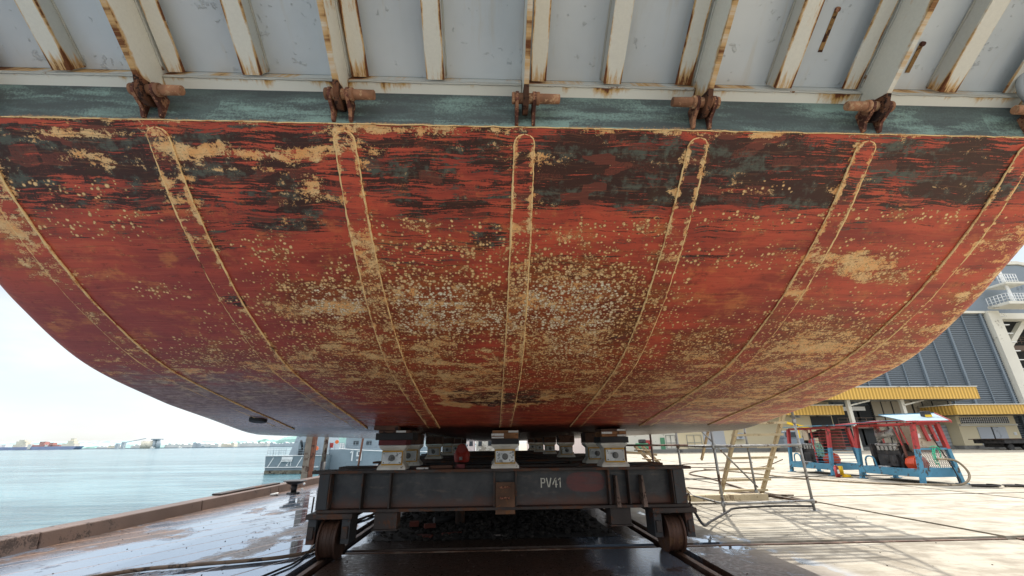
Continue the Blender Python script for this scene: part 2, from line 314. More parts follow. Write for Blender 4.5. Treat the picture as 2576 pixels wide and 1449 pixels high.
BLOBS = [('T', -1.62, 0.17, 0.53, 0.04, 0.8),('T', -2.4, 0.08, 0.26, 0.026, 0.72),('T', -1.13, 0.37, 0.08, 0.077, 0.78),('T', 2.81, 0.92, 0.26, 0.103, 0.76),('T', -1.19, 1.34, 0.27, 0.123, 0.7),('T', -0.47, 1.37, 0.22, 0.132, 0.68),('T', 0.61, 1.33, 0.28, 0.135, 0.66),('T', -0.57, 0.03, 0.4, 0.026, 0.74),('D', -1.87, 0.29, 0.47, 0.051, 0.9),('D', 1.72, 0.42, 0.9, 0.038, 0.62),('T', 2.94, 1.9, 0.42, 0.182, 0.72),('T', 1.06, 3.07, 0.72, 0.214, 0.7),('T', 2.99, 3.55, 0.82, 0.344, 0.7),('D', -2.63, 0.08, 0.45, 0.04, 0.6),('D', -0.91, 0.07, 0.14, 0.066, 0.5),('T', -1.84, 0.26, 0.59, 0.026, 0.35),('D', -1.42, 0.63, 0.31, 0.06, 0.4),('B', -0.34, 0.86, 0.42, 0.106, 0.4),('T', 0.62, 1.15, 0.36, 0.125, 0.5),('D', -2.82, 0.29, 0.22, 0.141, 0.5),('T', -3.02, 0.64, 0.15, 0.096, 0.35),('T', -3.07, 1.09, 0.16, 0.239, 0.55),('T', -3.1, 0.76, 0.1, 0.19, 0.5),('T', 0.86, 0.01, 1.66, 0.02, 0.4),('T', 1.57, 0.37, 0.27, 0.02, 0.4),('D', -2.55, 0.15, 0.96, 0.106, 0.62),('D', -1.52, 0.11, 0.61, 0.066, 0.55),('D', -2.25, 0.25, 0.98, 0.091, 0.62),('D', -1.46, 0.32, 0.56, 0.077, 0.6),('D', -2.47, 0.47, 0.8, 0.077, 0.45),('D', -1.25, 0.46, 0.4, 0.09, 0.5),('D', -0.58, 0.08, 0.38, 0.053, 0.35),('D', -0.6, 0.28, 0.42, 0.141, 0.42),('D', -0.11, 0.15, 0.29, 0.145, 0.35),('D', -0.29, 0.5, 0.41, 0.075, 0.42),('D', -1.91, 0.73, 0.16, 0.155, 0.3),('D', -1.94, 1.28, 0.06, 0.068, 0.8),('D', 0.63, 0.13, 0.42, 0.132, 0.72),('D', 0.65, 0.35, 0.46, 0.115, 0.75),('D', 1.15, 0.26, 0.29, 0.219, 0.6),('D', 1.64, 0.16, 0.42, 0.158, 0.72),('D', 1.98, 0.37, 0.4, 0.102, 0.75),('D', 2.23, 0.2, 0.24, 0.208, 0.5),('D', 2.81, 0.15, 0.5, 0.145, 0.66),('D', 3.04, 0.32, 0.45, 0.128, 0.62),('D', 0.19, 0.24, 0.06, 0.207, 0.55),('D', -0.04, 0.73, 0.12, 0.108, 0.5),('D', 0.4, 3.28, 0.28, 0.394, 0.5),('D', -0.32, 3.19, 0.22, 0.263, 0.4),('D', 0.54, 1.0, 0.5, 0.194, 0.38),('D', 1.09, 1.5, 0.16, 0.343, 0.5),('D', -0.51, 0.86, 0.33, 0.14, 0.3),('D', 1.45, 0.88, 0.38, 0.071, 0.35),('T', -1.63, 0.18, 0.64, 0.053, 0.62),('T', -2.35, 0.2, 0.28, 0.04, 0.5),('T', -2.55, 0.09, 0.32, 0.026, 0.45),('T', -2.01, 0.11, 0.06, 0.106, 0.6),('T', -1.13, 0.38, 0.09, 0.077, 0.6),('T', -0.46, 0.01, 0.56, 0.026, 0.5),('T', -0.91, 0.09, 0.06, 0.119, 0.45),('T', -2.71, 0.11, 0.14, 0.04, 0.4),('T', 0.51, 0.18, 0.3, 0.066, 0.22),('T', -0.54, 0.64, 0.24, 0.048, 0.35),('T', -1.43, 0.87, 0.16, 0.105, 0.3),('T', -1.25, 1.32, 0.45, 0.285, 0.48),('T', -0.5, 1.35, 0.4, 0.337, 0.46),('T', 0.55, 1.35, 0.57, 0.487, 0.42),('T', 0.74, 1.97, 0.47, 0.623, 0.42),('T', 2.83, 0.94, 0.34, 0.148, 0.62),('T', 2.35, 0.91, 0.18, 0.115, 0.5),('T', 3.54, 0.98, 0.09, 0.103, 0.45),('T', -0.96, 2.23, 0.88, 0.651, 0.5),('T', -2.01, 2.32, 0.91, 0.468, 0.42),('T', -2.9, 2.31, 0.78, 0.733, 0.38),('T', -2.13, 3.22, 1.09, 0.465, 0.35),('T', 1.86, 1.97, 0.37, 0.409, 0.5),('T', 2.87, 1.98, 0.61, 0.551, 0.55),('T', 3.18, 3.04, 1.18, 0.638, 0.48),('T', 1.54, 2.86, 0.98, 0.65, 0.48),('T', 3.78, 1.91, 0.5, 0.371, 0.45),('T', 3.78, 1.29, 0.2, 0.308, 0.5),('T', 4.39, 3.39, 0.77, 0.667, 0.55),('T', 3.48, 4.51, 1.52, 0.798, 0.55),('T', 0.03, 2.34, 0.77, 0.488, 0.45),('T', 3.76, 0.82, 0.08, 0.472, 0.55),('T', -0.49, 1.89, 0.52, 0.203, 0.35),('B', -0.43, 0.64, 0.34, 0.048, 0.24),('B', 0.85, 0.63, 0.25, 0.048, 0.48),('B', -1.49, 0.87, 0.19, 0.105, 0.36),('B', -2.56, 0.64, 0.28, 0.084, 0.36),('B', -2.71, 0.39, 0.19, 0.038, 0.4),('B', -2.46, 0.41, 0.15, 0.038, 0.4),('B', -0.64, 0.62, 0.16, 0.036, 0.32),('B', 0.53, 0.86, 0.43, 0.095, 0.28),('B', -1.22, 1.32, 0.39, 0.264, 0.95),('B', -0.47, 1.4, 0.43, 0.409, 1.05),('B', 0.02, 1.5, 0.29, 0.278, 0.95),('B', 0.58, 1.35, 0.57, 0.422, 1.05),('B', 0.73, 1.9, 0.5, 0.453, 0.84),('B', 1.84, 1.9, 0.33, 0.268, 0.67),('B', 2.83, 1.9, 0.61, 0.423, 0.67),('B', 2.91, 0.52, 0.51, 0.038, 0.4),('B', 1.69, 0.56, 0.33, 0.048, 0.32),('B', 2.75, 0.91, 0.37, 0.149, 0.32),('B', -1.07, 2.22, 0.8, 0.722, 0.62),('B', 1.32, 2.85, 0.97, 0.751, 0.62),('B', 2.79, 3.18, 1.21, 0.8, 0.56),('B', 3.61, 1.85, 0.53, 0.435, 0.45),('B', -2.39, 1.2, 0.17, 0.057, 0.39),('B', -2.26, 2.08, 0.69, 0.23, 0.39),('B', 1.68, 0.85, 0.52, 0.084, 0.2),('B', 0.03, 2.7, 1.04, 0.57, 0.56),('B', 1.75, 0.34, 0.16, 0.038, 0.16),('R', 1.5, 1.23, 0.54, 0.269, 0.9),('R', 2.03, 1.6, 0.41, 0.3, 0.9),('R', 3.39, 1.31, 0.53, 0.243, 0.9),('R', 1.47, 2.11, 0.19, 0.494, 0.8),('R', -2.9, 1.5, 0.78, 0.45, 0.8),('R', -1.55, 1.08, 0.42, 0.239, 0.6),('R', 0.46, 2.84, 0.26, 0.437, 0.8),('R', 0.71, 4.39, 0.45, 0.576, 0.7),('R', -0.04, 1.08, 0.15, 0.148, 0.6),('R', 2.93, 0.61, 0.45, 0.132, 0.5)]

def masks(me, pts):
    """wear and grey-sheen masks painted on the plating as soft spots in plate coordinates (metres)"""
    P = np.array(pts); out = {k: np.zeros(len(P)) for k in 'DTBRG'}
    for k, cu, cv, ru, rv, s in BLOBS:
        q = np.exp(-(((np.abs(P[:, 0] - cu) / ru) ** 3.0) + ((np.abs(P[:, 1] - cv) / rv) ** 3.0)) * .55) * s
        out[k] = np.maximum(out[k], q) + (.12 if k == 'D' else 0) * np.minimum(out[k], q)
    u, v = P[:, 0], P[:, 1]
    # square patch of primer round the drain plug on the centre line
    jx = .05 * np.sin(v * 13) + .03 * np.sin(v * 31 + 1); jv = .05 * np.sin(u * 9 + 2) + .03 * np.sin(u * 23)
    sq = (np.abs(u - .02 + jx) < .66) & (np.abs(v - 3.28 + jv) < .42); inn = (np.abs(u - .02 - jx) < .50) & (np.abs(v - 3.28 - jv) < .28)
    out['T'][sq] = .74; out['T'][inn] = .45; out['D'][inn] = .62; out['B'][sq] = .1
    # crusty spill beside each doubler strip
    for k in range(-3, 4):
        wd = .058 + .022 * np.clip(v / 2.2, 0, 1); dd = np.abs(np.abs(u - XC - k * XS) - wd); out['T'] = np.maximum(out['T'], np.clip(.50 - dd * 9, 0, 1) * (v > .02) * (v < 3.6))
    # bare tan edge along both chines
    hwv = np.interp([hy(t) for t in v], [2, 2.9, 3.4, 4.4, 5.2, 7, 46], [3.74, 3.80, 3.87, 4.0, 4.08, 4.12, 4.12])
    e = np.abs(u - XC) - hwv
    out['T'] = np.maximum(out['T'], np.clip(.80 + e * 1.3, 0, .655) * (v > .5) * (u > 0)); 
    out['T'] = np.maximum(out['T'], .45 * (v < .016)); out['D'] = np.maximum(out['D'], .30 * np.exp(-(v / .75) ** 4))
    out['G'] = np.clip((v - 1.6) / 1.6, 0, 1) * np.clip((-.9 - u) / 1.6, 0, 1)
    for nm, ks in (('masks', 'DTB'), ('masks2', 'RG')):
        a = me.color_attributes.new(nm, 'FLOAT_COLOR', 'POINT'); buf = np.zeros((len(P), 4), dtype=np.float32); buf[:, 3] = 1
        for i, k in enumerate(ks): buf[:, i] = out[k]
        a.data.foreach_set('color', buf.ravel())

craft = thing('landing_craft', 'huge landing craft on dock blocks with rusty red antifouled raked bow and grey ramp', 'ship', (XC, 7, 1.655))
def build_hull():
    mb = MB(); pts = []; r = .20; NS = 150
    for j, (y, z, v) in enumerate(zip(PY, PZ, PV)):
        w = hw(y); row = []
        for i in range(NS + 1):
            x = -(w - r) + 2 * (w - r) * i / NS; row.append((x, 0, x))
        arc = [((w - r) + r * math.sin(a), r * (1 - math.cos(a)), (w - r) + r * a) for a in [math.pi / 2 * k / 6 for k in range(1, 7)]]
        up = [(w, r + q, w + q + .1) for q in (.15, .4, .8, max(1.2, 4.6 - z - r))]
        row = [(-a, b, -c) for a, b, c in (arc + up)][::-1] + row + arc + up
        for (a, b, c) in row: mb.v.append((XC + a, y, z + b)); pts.append((XC + c, v))
    n = len(row)
    for j in range(len(PY) - 1):
        for i in range(n - 1):
            q = [j * n + i, j * n + i + 1, (j + 1) * n + i + 1, (j + 1) * n + i]
            mb.face(q, [pts[k] for k in q], True)
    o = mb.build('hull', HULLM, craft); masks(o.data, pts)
    # deck and stern close the body
    d = MB(); ym = [2.045, 2.9, 3.4, 4.4, 5.2, 7, 46]
    for a, b in zip(ym[:-1], ym[1:]):
        d.hexa([(XC - hw(a) + .01, a, 4.3), (XC + hw(a) - .01, a, 4.3), (XC + hw(b) - .01, b, 4.3), (XC - hw(b) + .01, b, 4.3)] + [(XC - hw(a) + .01, a, 4.36), (XC + hw(a) - .01, a, 4.36), (XC + hw(b) - .01, b, 4.36), (XC - hw(b) + .01, b, 4.36)])
    d.build('deck', M_grey, craft)
    MB().box(XC - 4.1, XC + 4.1, 46, 46.08, 1.67, 4.3).build('stern_plate', M_grey, craft)
    MB().box(XC - 3.6, XC + 3.6, 30, 42, 4.37, 9).build('deckhouse', M_grey, craft)

M_grey = paint('pale_grey_ship_paint', (.40, .42, .43), (.16, .15, .14), .04, 3, .42, .12, .06, grain=14)
def rusted_cream(name, amt=0.0, base=(.78, .75, .66)):
    m = NT(name, rough=.5); u = m.uv(); X = m.xyz(u); e = m.mul(m.ma('ABSOLUTE', m.ma('SUBTRACT', X[0], .5)), 2)
    run = m.noise(m.sc(u, (2.2, 1.3, 1)), 2.0, 6, .6); n = m.noise(m.sc(u, (4, 14, 1)), 1.6, 8, .7); g = m.noise(m.geo(), 60, 4, .7); lo = m.noise(m.geo(), 2.2, 3, .5)
    foot = m.sm(m.add(X[1], m.cen(n, .12)), .0, .20, 1, 0)
    k = m.add(m.mul(m.sm(e, .66, 1.0), .48), m.mul(m.ma('SUBTRACT', X[0], .5), .12), m.cen(run, 1.3), m.cen(n, .8), m.cen(lo, 1.6), m.mul(foot, .60), amt)
    c = m.mix(m.sm(g, .3, .7), base, tuple(q * .94 for q in base))
    c = m.mix(m.mul(m.sm(k, .22, .52), .85), c, (.60, .33, .09)); c = m.mix(m.sm(k, .50, .66), c, m.mix(g, (.26, .085, .022), (.07, .025, .012)))
    m.col(c); m.set('Roughness', m.sm(k, .3, .6, .42, .85)); m.bump(m.add(m.mul(g, .4), m.mul(k, .6)), .35, .004); return m.m
M_cream = rusted_cream('cream_paint_with_rust_runs'); M_cream2 = rusted_cream('cream_flange_paint', -.05, (.78, .75, .66))
M_web = rusted_cream('grey_web_paint', -.15, (.60, .61, .58))
M_rust = paint('scaled_rust', (.13, .045, .03), (.55, .27, .15), .50, 34, .85, .35, .5, grain=110)
M_rustd = paint('dark_scaled_rust', (.07, .03, .02), (.25, .11, .05), .38, 18, .85, .8, .5, grain=80)

def ramp_plate_material():
    m = NT('ramp_plate_grey', rough=.38, spec=.5); p = m.geo(); n = m.noise(p, 1.6, 4, .5); g = m.noise(p, 7, 6, .6); b = m.noise(p, 26, 5, .6)
    c = m.mix(m.sm(n, .3, .7), (.57, .62, .66), (.66, .70, .73)); sp = m.sm(m.add(g, m.cen(b, 1.0)), .68, .76)
    c = m.mix(m.mul(sp, .25), c, (.42, .43, .42)); c = m.mix(m.mul(m.sm(m.noise(m.sc(p, (7, 1, 1)), 2.2, 6, .6), .58, .74), .3), c, (.55, .50, .40))
    m.col(c); m.bump(m.add(m.mul(sp, 1.0), m.mul(n, 4.5), m.mul(b, .12)), .6, .010); return m.m
def teal_material():
    m = NT('faded_teal_band', rough=.5); p = m.geo(); s = m.noise(m.sc(p, (.9, 1, 6)), 2.4, 9, .68); l = m.noise(m.sc(p, (.6, 1, 2.2), (3, 0, 0)), 2.2, 3, .5); g = m.noise(p, 80, 4, .7)
    _, c1, _ = m.voro(m.sc(p, (1, 1, 2)), 3.2, .9, 'CHEBYCHEV'); Z = m.xyz(p)[2]
    c = m.mix(m.sm(m.add(s, m.cen(g, .4)), .38, .64), (.075, .092, .092), (.12, .165, .155))
    c = m.mix(m.mul(m.sm(m.add(l, m.cen(s, 1.1), m.cen(c1, .25), m.cen(g, .5)), .50, .82), .75), c, (.28, .42, .37))
    c = m.mix(m.mul(m.sm(m.add(s, m.cen(l, -1)), .55, .7), .6), c, (.035, .04, .045))
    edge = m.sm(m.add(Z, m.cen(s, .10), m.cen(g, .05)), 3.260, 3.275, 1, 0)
    c = m.mix(m.mul(edge, .8), c, (.50, .30, .14)); c = m.mix(m.mul(m.sm(Z, 3.42, 3.54), .55), c, (.03, .038, .04)); m.col(c); m.bump(m.add(m.mul(s, .5), m.mul(g, .3)), .3, .005); return m.m  # shade under the ramp edge darkened into the band's top
M_plate = ramp_plate_material(); M_teal = teal_material()

def tan_bead():
    m = NT('weld_bead_tan', rough=.8); p = m.geo(); n = m.noise(p, 14, 6, .7); g = m.noise(p, 90, 4, .7)
    c = m.mix(m.sm(m.add(n, m.cen(g, .5)), .50, .66), (.98, .68, .32), (.62, .26, .09)); c = m.mix(m.sm(m.noise(p, 3.5, 5, .6), .64, .72), c, (.07, .035, .02)); m.col(c); m.bump(g, .6, .006); return m.m
M_bead = tan_bead()

build_hull()
STRIP_T = {-3: [(0, .4), (.5, .5), (1.0, .62), (2.2, .6), (3.2, .35), (9, .2)], -2: [(0, .78), (.18, .74), (.35, .2), (.8, .28), (1.6, .42), (2.2, .5), (9, .3)], -1: [(0, .35), (.5, .3), (.65, .55), (1.3, .62), (2.0, .5), (3, .35), (9, .2)],
           0: [(0, .3), (.25, .12), (.8, .4), (1.5, .55), (2.3, .4), (9, .2)], 1: [(0, .3), (.3, .1), (.7, .35), (1.2, .62), (1.8, .55), (2.6, .3), (9, .2)], 2: [(0, .25), (.3, .1), (.9, .5), (1.3, .5), (2.2, .35), (9, .2)], 3: [(0, .2), (.5, .15), (1.2, .45), (9, .25)]}
def build_bow():
    # headlog: the teal band above the knuckle
    w = hw(2.0)
    hb = MB()
    for i in range(24):
        x0 = XC - w + 2 * w * i / 24; x1 = XC - w + 2 * w * (i + 1) / 24; hb.box(x0, x1, 2.03, 2.05, 3.262, 4.3)
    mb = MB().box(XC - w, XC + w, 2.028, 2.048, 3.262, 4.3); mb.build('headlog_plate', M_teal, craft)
    # thin tan weld along the knuckle
    pts = [(XC - w + 2 * w * i / 160, 2.026 + random.uniform(-.002, .002), 3.262 + random.uniform(-.003, .003)) for i in range(161)]
    MB().tube(pts, .0036, 6).build('knuckle_weld', M_bead, craft)
    # doubler strips down the rake
    for k in range(-3, 4):
        x = XC + k * XS; mb = MB(); pp = []; v = .035; n = 150; t = .012
        L = 5.0; rows = []
        for i in range(n + 1):
            v = .035 + L * (i / n) ** 1.25; wd = .056 + .024 * min(1, v / 2.2)
            if v - .035 < wd: wd = math.sqrt(max(1e-6, wd * wd - (wd - (v - .035)) ** 2))
            rows.append((v, wd))
        for (v, wd) in rows:
            nn = hn(v); y, z = hy(v), hz(hy(v)); B0 = Vector((x, y, z))
            for a, b in ((-wd - .003, -.004), (-wd, t), (-wd * .78, t), (-wd * .5, t), (wd * .5, t), (wd * .78, t), (wd, t), (wd + .003, -.004)):
                q = B0 + Vector((a, 0, 0)) + nn * b; mb.v.append(tuple(q)); pp.append((x + a, v))
        for i in range(n):
            for j in range(7):
                q = [i * 8 + j, i * 8 + j + 1, (i + 1) * 8 + j + 1, (i + 1) * 8 + j]; mb.face(q, [pp[c] for c in q])
        o = mb.build('doubler_strip', HULLM, craft); masks(o.data, pp)
        # scaly weld beads down both edges, round the top
        for s in (-1, 1):
            path = []; rr_ = [.004]; [rr_.append(min(.0092, max(.0048, rr_[-1] + random.uniform(-.0014, .0014)))) for _ in rows]
            for i, (v, wd) in enumerate(rows):
                nn = hn(v); j = random.uniform(-.0025, .0025)
                path.append(Vector((x + s * (wd + .003 + j), hy(v), hz(hy(v)))) + nn * .007)
            b = MB().tube(path, lambda i: rr_[i], 5); b.build('weld_bead', M_bead, o)
        aa = o.data.color_attributes['masks']; N_ = len(pp); bf = np.zeros(N_ * 4, dtype=np.float32); aa.data.foreach_get('color', bf); bf = bf.reshape(-1, 4)
        vv = np.array([q[1] for q in pp]); seg = STRIP_T[k]; tt = np.interp(vv, [q[0] for q in seg], [q[1] for q in seg]); ed_ = np.tile([.62, .60, .50, 0, 0, .50, .60, .62], N_ // 8); bf[:, 1] = np.minimum(.64, np.maximum(ed_, tt - .10)); bf[:, 0] = bf[:, 0] * .75; aa.data.foreach_set('color', bf.ravel())
    # drain fitting on the port strip
    v = float(np.interp(6.0, PY, PV)); nn = hn(v); c = Vector((-3.12, 6.0, hz(6.0)))
    MB().rod(c + nn * -.03, c + nn * .045, .115, 28, .105).build('anode_disc', M_blackrub, craft, .012)
    # centre drain plug
    c = Vector((-.02, 5.3, hz(5.3))); MB().rod(c, c + hn(4.0) * .02, .05, 14).build('drain_plug', M_rust, craft, .004)
M_blackrub = paint('black_rubber', (.022, .022, .024), (.07, .05, .04), .25, 9, .7, .3, .3)
build_bow()

# ------------------------------------------------------------------ bow ramp with its stiffeners and hinges
def build_ramp():
    U = Vector((0, -math.cos(R(34)), math.sin(R(34)))); N = Vector((0, -math.sin(R(34)), -math.cos(R(34)))); O = Vector((0, 2.03, 3.63)); Xv = Vector((1, 0, 0))
    x0, x1 = XC - 3.55, XC + 3.6; LEN = 3.3
    P = lambda x, a, n: O + Xv * x + U * a + N * n
    mb = MB(); nx, na = 60, 30
    for i in range(nx + 1):
        for j in range(na + 1): 
            x = x0 + (x1 - x0) * i / nx; a = LEN * j / na; d = .006 * math.sin((x - XC) / XS * 2 * math.pi * 2) * math.sin(a * 3.1)
            mb.v.append(tuple(P(x, a, d)))
    for i in range(nx):
        for j in range(na): k = i * (na + 1) + j; mb.face([k, k + 1, k + na + 2, k + na + 1], smooth=True)
    rp = mb.build('bow_ramp', M_plate, craft)
    MB().hexa([P(x0, 0, -.03), P(x1, 0, -.03), P(x1, LEN, -.03), P(x0, LEN, -.03), P(x0, 0, -.08), P(x1, 0, -.08), P(x1, LEN, -.08), P(x0, LEN, -.08)]).build('inner_plate', M_grey, rp)
    # bottom edge angle, between the hinge webs
    xs = [x0] + [XC + k * XS for k in range(-3, 4)] + [x1]
    for a, b in zip(xs[:-1], xs[1:]):
        A, B = max(a, x0) + .018, min(b, x1) - .018
        if B - A < .1: continue
        MB().bar(P(A, -.055, .105), P(B, -.055, .105), U * .085, N * .012).build('edge_flange', M_edge, rp)
        MB().bar(P(A, -.005, .05), P(B, -.005, .05), U * .012, N * .10).build('edge_web', M_web, rp)
        pts = [P(A + (B - A) * i / 30, -.009 + random.uniform(-.002, .002), .113) for i in range(31)]
        MB().tube(pts, .0055, 5).build('edge_weld', M_whiteweld, rp)
    for k in range(-4, 4):                       # T-stiffeners half way between the hinges
        x = XC + (k + .5) * XS; s = -1 if x > 0 else 1
        if abs(x - XC) > 3.4: continue
        MB().bar(P(x, .01, .106), P(x, LEN, .106), Xv * (.105 * (1 if k % 2 else -1)), N * .012).build('stiffener_flange', M_cream2, rp)
        MB().bar(P(x + s * .046, .012, .05), P(x + s * .046, LEN, .05), N * .1, Xv * .010).build('stiffener_web', M_web, rp)
        pts = [P(x + s * .055, .02 + (LEN - .05) * i / 60, .006 + random.uniform(-.002, .002)) for i in range(61)]
        MB().tube(pts, .006, 5).build('stiffener_weld', M_whiteweld, rp)
    for k in range(-3, 4):                       # deep hinge webs
        x = XC + k * XS
        MB().bar(P(x, -.10, .145), P(x, LEN, .145), N * .285, Xv * .028).build('hinge_web', M_cream, rp)
        s = 1 if k <= 0 else -1
        MB().bar(P(x + s * .085, .01, .075), P(x + s * .085, LEN, .075), Xv * .095, N * .012).build('stiffener_flange', M_cream2, rp)
        pts = [P(x + s * .0185, .02 + (LEN - .05) * i / 90, .082 + random.uniform(-.004, .004)) for i in range(91)]
        MB().tube(pts, .007, 5).build('web_weld', M_whiteweld, rp)
        # rusty toe of the web, swallowed by the hinge lugs
        e = MB(); e.prism([P(x - .015, .03, .289), P(x - .015, -.03, .318), P(x - .015, -.08, .325), P(x - .015, -.125, .30), P(x - .015, -.15, .25), P(x - .015, -.15, .14), P(x - .015, -.09, .14)], (.030, 0, 0)); e.build('hinge_toe', M_toe, rp, .002)
        # twin lugs on the headlog
        for q in (-1, 1):
            X = x + q * .050 - .010
            prof = [(2.03, 3.272), (2.010, 3.272), (1.985, 3.315), (1.94, 3.335), (1.905, 3.355), (1.892, 3.385), (1.90, 3.412), (1.925, 3.425), (1.955, 3.42), (2.03, 3.40)]
            MB().prism([(X, a, b) for a, b in prof], (.020, 0, 0)).build('hinge_lug', M_rust, craft, .002)
        s = 1 if k <= 0 else -1
        c = Vector((x, 1.928, 3.385)); pin = MB().rod(c - Vector((s * .075, 0, 0)), c + Vector((s * .20, 0, .0)), .031, 16, .027)
        pin.rod(c + Vector((s * .060, 0, 0)), c + Vector((s * .082, 0, 0)), .037, 16)
        pin.rod(c - Vector((s * .062, 0, 0)), c - Vector((s * .080, 0, 0)), .034, 16); pin.build('hinge_pin', M_pin, craft, .004)
    # rust-weeping studs on the plate
    for x, a, L in ((2.0, .42, .22), (2.62, .26, .16), (-1.83, .62, .05)):
        MB().bar(P(x, a, .004), P(x, a - L, .004), Xv * .026, N * .004).build('rust_run', M_runs, rp); MB().rod(P(x, a, 0), P(x, a, .018), .014, 10).build('cut_stud', M_rust, rp)
    # pipe ring by the starboard edge of the ramp
    c = P(XC + 3.22, .06, .12); pts = [c + Vector((.11 * math.cos(t), -.03 * math.sin(t), .11 * math.sin(t))) for t in [2 * math.pi * i / 28 for i in range(29)]]
    MB().tube(pts, .022, 10).build('pipe_ring', M_grey, craft)
def edge_mat():
    m = NT('edge_angle_paint', rough=.45); u = m.uv(); X = m.xyz(u); n = m.noise(m.sc(m.geo(), (5, 1, 1)), 1.0, 7, .7); n2 = m.noise(m.geo(), 2.0, 3, .5); g = m.noise(m.geo(), 50, 5, .7)
    k = m.add(m.cen(n, 2.6), m.cen(n2, 1.6), m.mul(m.ma('SUBTRACT', X[0], .5), .55), m.cen(g, .25))
    c = m.mix(m.sm(k, .18, .55), (.80, .78, .70), (.62, .37, .12)); c = m.mix(m.sm(k, .48, .66), c, (.16, .045, .015)); m.col(c); m.bump(k, .2, .003); return m.m
M_edge = edge_mat(); M_pin = paint('peeling_pin_rust', (.34, .16, .085), (.75, .46, .26), .42, 26, .8, .4, .4, grain=90); M_toe = paint('rust_bitten_toe', (.13, .05, .022), (.03, .012, .008), .5, 14, .8, .4, .5, grain=80); M_whiteweld = paint('painted_weld', (.52, .51, .46), (.3, .14, .05), .18, 12, .5, .3, .1)
M_runs = paint('rust_run_stain', (.30, .17, .06), (.10, .04, .02), .4, 20, .8, .2, .3)
build_ramp()

# ------------------------------------------------------------------ ground, quay, water
def ground_material():
    m = NT('yard_concrete', rough=.8, spec=.5); p = m.geo(); X, Y, Z = m.xyz(p)
    n1 = m.noise(p, .35, 6, .6); n2 = m.noise(p, 2.2, 8, .65); n3 = m.noise(p, 14, 6, .7); g = m.noise(p, 70, 4, .7)
    st = m.noise(m.sc(p, (.35, 2.4, 1)), 1.2, 6, .6)
    dry = m.mix(m.sm(m.add(n2, m.cen(st, .8)), .35, .68), (.43, .395, .32), (.24, .21, .16)); dry = m.mix(m.sm(n3, .58, .72), dry, (.24, .19, .13)); dry = m.mix(m.sm(g, .62, .72), dry, (.25, .2, .15))
    dry = m.mix(m.mul(m.sm(m.add(n1, m.cen(st, .6)), .5, .66), .4), dry, (.42, .37, .28))
    wetb = m.mix(m.sm(n2, .35, .65), (.10, .058, .042), (.05, .032, .026)); wetb = m.mix(m.sm(n3, .55, .7), wetb, (.15, .10, .075))
    xe = m.add(X, m.cen(n1, 1.6), m.cen(n2, .7))
    wet = m.sm(m.add(xe, m.mul(m.sm(Y, 6.0, 9.5), 1.0)), 3.2, 4.6, 1, 0)
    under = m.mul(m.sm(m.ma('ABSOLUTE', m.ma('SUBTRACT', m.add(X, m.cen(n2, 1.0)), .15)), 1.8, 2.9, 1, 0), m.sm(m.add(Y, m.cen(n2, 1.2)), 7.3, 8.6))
    far = m.sm(Y, 30, 55, 0, 1)
    wet = m.mul(m.mul(wet, m.sm(Y, 40, 60, 1, .4)), m.sm(m.add(Y, m.cen(n2, .4)), 4.0, 4.8))  # unseen ground near the camera kept dry and pale as added bounce
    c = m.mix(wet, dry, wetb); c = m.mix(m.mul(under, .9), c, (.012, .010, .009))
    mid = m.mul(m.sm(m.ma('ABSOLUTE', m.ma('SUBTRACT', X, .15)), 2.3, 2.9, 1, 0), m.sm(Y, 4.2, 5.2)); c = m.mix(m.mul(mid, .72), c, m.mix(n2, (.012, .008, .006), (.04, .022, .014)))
    # diagonal orange-brown lines on the wet quay apron
    rot = m.new('ShaderNodeMapping'); m.put(rot.inputs[0], p); rot.inputs['Rotation'].default_value = (0, 0, R(26)); rv = m.xyz(rot.outputs[0])[0]
    ln = m.ma('PINGPONG', m.add(rv, m.cen(n2, .05)), .28); ln = m.mul(m.sm(ln, .0, .022, 1, 0), m.sm(X, -2.9, -2.5, 1, 0))
    c = m.mix(m.mul(ln, .8), c, (.50, .30, .19))
    # standing water, blue sky reflection put into its metallic colour
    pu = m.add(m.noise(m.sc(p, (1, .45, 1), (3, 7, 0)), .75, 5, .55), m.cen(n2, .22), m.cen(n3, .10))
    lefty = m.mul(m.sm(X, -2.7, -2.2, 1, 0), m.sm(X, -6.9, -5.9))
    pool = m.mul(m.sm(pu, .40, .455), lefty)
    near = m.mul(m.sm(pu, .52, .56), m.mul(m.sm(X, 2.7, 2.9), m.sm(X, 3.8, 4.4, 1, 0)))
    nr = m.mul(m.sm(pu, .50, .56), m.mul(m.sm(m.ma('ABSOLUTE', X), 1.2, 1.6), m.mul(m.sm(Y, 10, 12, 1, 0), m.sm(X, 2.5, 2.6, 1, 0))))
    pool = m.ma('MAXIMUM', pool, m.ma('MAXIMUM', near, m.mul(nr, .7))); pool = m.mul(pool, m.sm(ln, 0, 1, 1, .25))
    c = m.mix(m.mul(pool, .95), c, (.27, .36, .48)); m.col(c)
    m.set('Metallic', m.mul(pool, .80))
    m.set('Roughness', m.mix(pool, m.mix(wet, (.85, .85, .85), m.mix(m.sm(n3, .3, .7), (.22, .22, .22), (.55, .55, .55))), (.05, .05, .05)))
    dryh = m.add(m.mul(n3, .6), m.mul(g, .4), m.mul(n2, 2.0)); m.bump(m.add(m.mul(dryh, m.ma('SUBTRACT', 1.0, pool)), m.mul(m.noise(m.sc(p, (1, .4, 1)), 9, 3, .5), m.mul(pool, .10))), .5, .008)
    return m.m
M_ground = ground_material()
M_slot = paint('slot_concrete', (.10, .075, .055), (.03, .022, .018), .5, 6, .7, .6, .4)
M_rail = paint('worn_rail_steel', (.13, .07, .045), (.30, .22, .17), .4, 9, .45, .4, .3, metal=.4)
